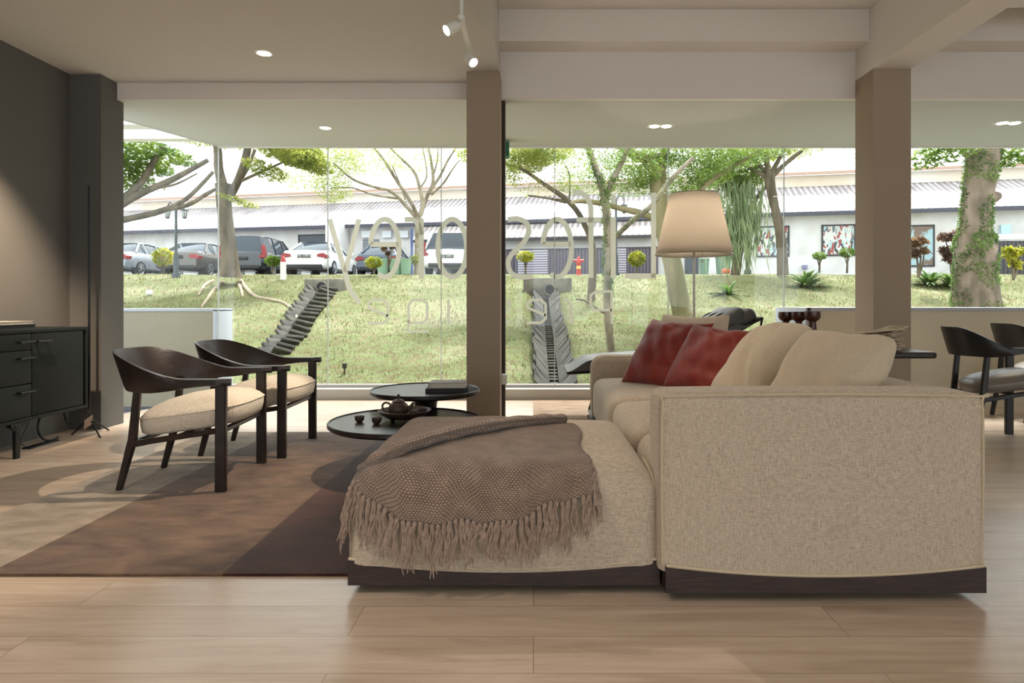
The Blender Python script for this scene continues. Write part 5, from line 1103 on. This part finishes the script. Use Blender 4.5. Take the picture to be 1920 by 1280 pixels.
# ================= street furniture =================
def lpost(px, base, top, Y, kind, label):
    p0 = W(px, base, Y); r = empty('lamp_post', p0); tag(r, label, 'lamp post', 'garden lamp posts'); q = mat('dark green grey iron', srgb(62,70,74), .5); hgt = (base-top)*Y/F
    b = MB(); b.lathe([(0,0),(.10,0),(.10,.1),(.065,.16),(.06,.6),(.035,.66),(.028,hgt*.96),(.028,hgt),(0,hgt)], seg=14); b.build('post', q, r)
    def lant(x, z, s=.72):
        b = MB(); b.lathe([(0,-.30),(.05,-.29),(.07,-.25),(.12,-.02),(.13,0),(.13,.02),(.05,.09),(.02,.12),(.02,.16),(0,.18)], (0,0,0), 10, M=Matrix.Translation((x,0,z))@Matrix.Scale(s,4)); h_ = b.build('lantern', q, r)
        b = MB(); b.lathe([(0,-.24),(.073,-.24),(.122,-.03),(0,-.03)], (0,0,0), 8, M=Matrix.Translation((x,0,z))@Matrix.Scale(s,4)); b.build('lantern_glass', mat('lantern glass', srgb(200,204,206), .2), h_)
    if kind == 'two':
        b = MB(); b.tube(catmull([(-.22,0,hgt-.06),(-.15,0,hgt+.06),(0,0,hgt-.06),(.15,0,hgt+.06),(.22,0,hgt-.06)],5), .016, 6); b.build('arm', q, r); lant(-.22,hgt-.14); lant(.22,hgt-.14)
    else:
        b = MB(); b.tube(catmull([(0,0,hgt-.02),(.04,0,hgt+.10),(.14,0,hgt+.13),(.22,0,hgt+.05),(.22,0,hgt-.04)],5), .014, 6); b.build('arm', q, r); lant(.22,hgt-.14)
lpost(330,522,384,16.4,'two','dark lamp post with two lanterns at the left between the cars')
lpost(1155,520,376,17.5,'one','dark lamp post with one hooked lantern above the letter i')
lpost(1402,514,414,18.5,'two','dark blue grey lamp post with two lanterns right of the ferns')
p0 = W(531,528,16.2); bo = empty('bollard', p0); tag(bo, 'white bollard with red pointed top on the bank crest', 'bollard')
b = MB(); b.lathe([(0,0),(.075,0),(.070,.5),(0,.5)], seg=16); b.build('post', M['white'], bo)
b = MB(); b.lathe([(.070,.5),(.068,.54),(.02,.64),(0,.65)], seg=16); b.build('red_cap', mat('red paint', srgb(170,46,46), .5), bo)
p0 = W(1085,518,17.8); hy = empty('fire_hydrant', p0); tag(hy, 'red fire hydrant standing before the dark fence', 'hydrant'); red = mat('hydrant red', srgb(186,52,40), .45)
b = MB(); b.lathe([(0,0),(.09,0),(.09,.04),(.065,.06),(.06,.34),(.075,.36),(.075,.42),(.06,.46),(.03,.52),(.02,.56),(0,.57)], seg=18); b.build('body', red, hy)
b = MB(); b.tube([(-.15,0,.44),(.15,0,.44)], .035, 10); b.build('outlets', red, hy)
b = MB(); b.lathe([(.0615,.20),(.063,.21),(.063,.28),(.0615,.29)], seg=18); b.build('yellow_band', mat('yellow band', srgb(222,190,90), .5), hy)
def bin_(px, Y, base, top, wpx, label, col):
    p0 = W(px, base, Y); r = empty('wheelie_bin', p0); tag(r, label, 'bin', 'green wheelie bins'); w_ = wpx*Y/F/2; h_ = (base-top)*Y/F
    b = MB(); b.prism([(-w_*.8,0),(w_*.8,0),(w_,h_),(-w_,h_)], 'y', -w_*.8, w_*.8); b.build('body', col, r)
    b = MB(); b.box((-w_*1.08,-w_*.95,h_),(w_*1.08,w_*.9,h_+.07), .02); b.build('lid', col, r)
    b = MB(); b.tube([(-w_*.7,w_*.9,.08),(w_*.7,w_*.9,.08)], .08, 10); b.build('wheels', tyre, r)
gb = mat('green bin plastic', srgb(92,124,102), .5)
bin_(1320,22,516,488,16,'green wheelie bin right of the lamp pole, the smaller one',gb); bin_(1356,22,514,484,24,'larger green wheelie bin beside the fern hung tree',gb)
for px, lb in ((718,'pale green tub in the row by the white wall, leftmost'),(741,'pale green tub, middle of the row by the white wall'),(761,'green tub, rightmost of the row near the slim pale tree')):
    p0 = W(px,514,22); b = MB(); b.lathe([(0,0),(.17,0),(.21,.52),(.22,.54),(.19,.54),(.18,.50),(0,.50)], seg=20); o = b.build('plant_tub', mat('pale green tub', srgb(140,170,146), .6)); o.location = p0; tag(o, lb, 'plant pot', 'green tubs')
b = MB(); p0 = W(772,514,22); b.tube([p0, p0+Vector((0,0,1.55))], .045, 8); tag(b.build('blue_post', mat('blue post', srgb(74,88,140), .5)), 'thin blue post beside the green tubs', 'post')
b = MB(); p0 = W(1361,512,17.6); b.lathe([(0,0),(.10,0),(.12,.06),(.09,.12),(0,.14)], p0, 14); tag(b.build('orange_pot', mat('terracotta', srgb(206,110,70), .7)), 'small orange pot at the foot of the fern hung tree', 'plant pot')
# neighbouring shed pieces: white shutter box on the roof at the left
b = MB(); a = loc_(610,438,-1.2); c = loc_(634,400,-1.2)
b.box((a[0],-1.2,a[2]-1.0),(c[0],-.2,c[2])); o = b.build('white_riser', wallw); o.location = FO; o.rotation_euler = (0,0,ang); tag(o, 'tall white boxed pipe riser in front of the shed roof behind the letter y', 'riser')
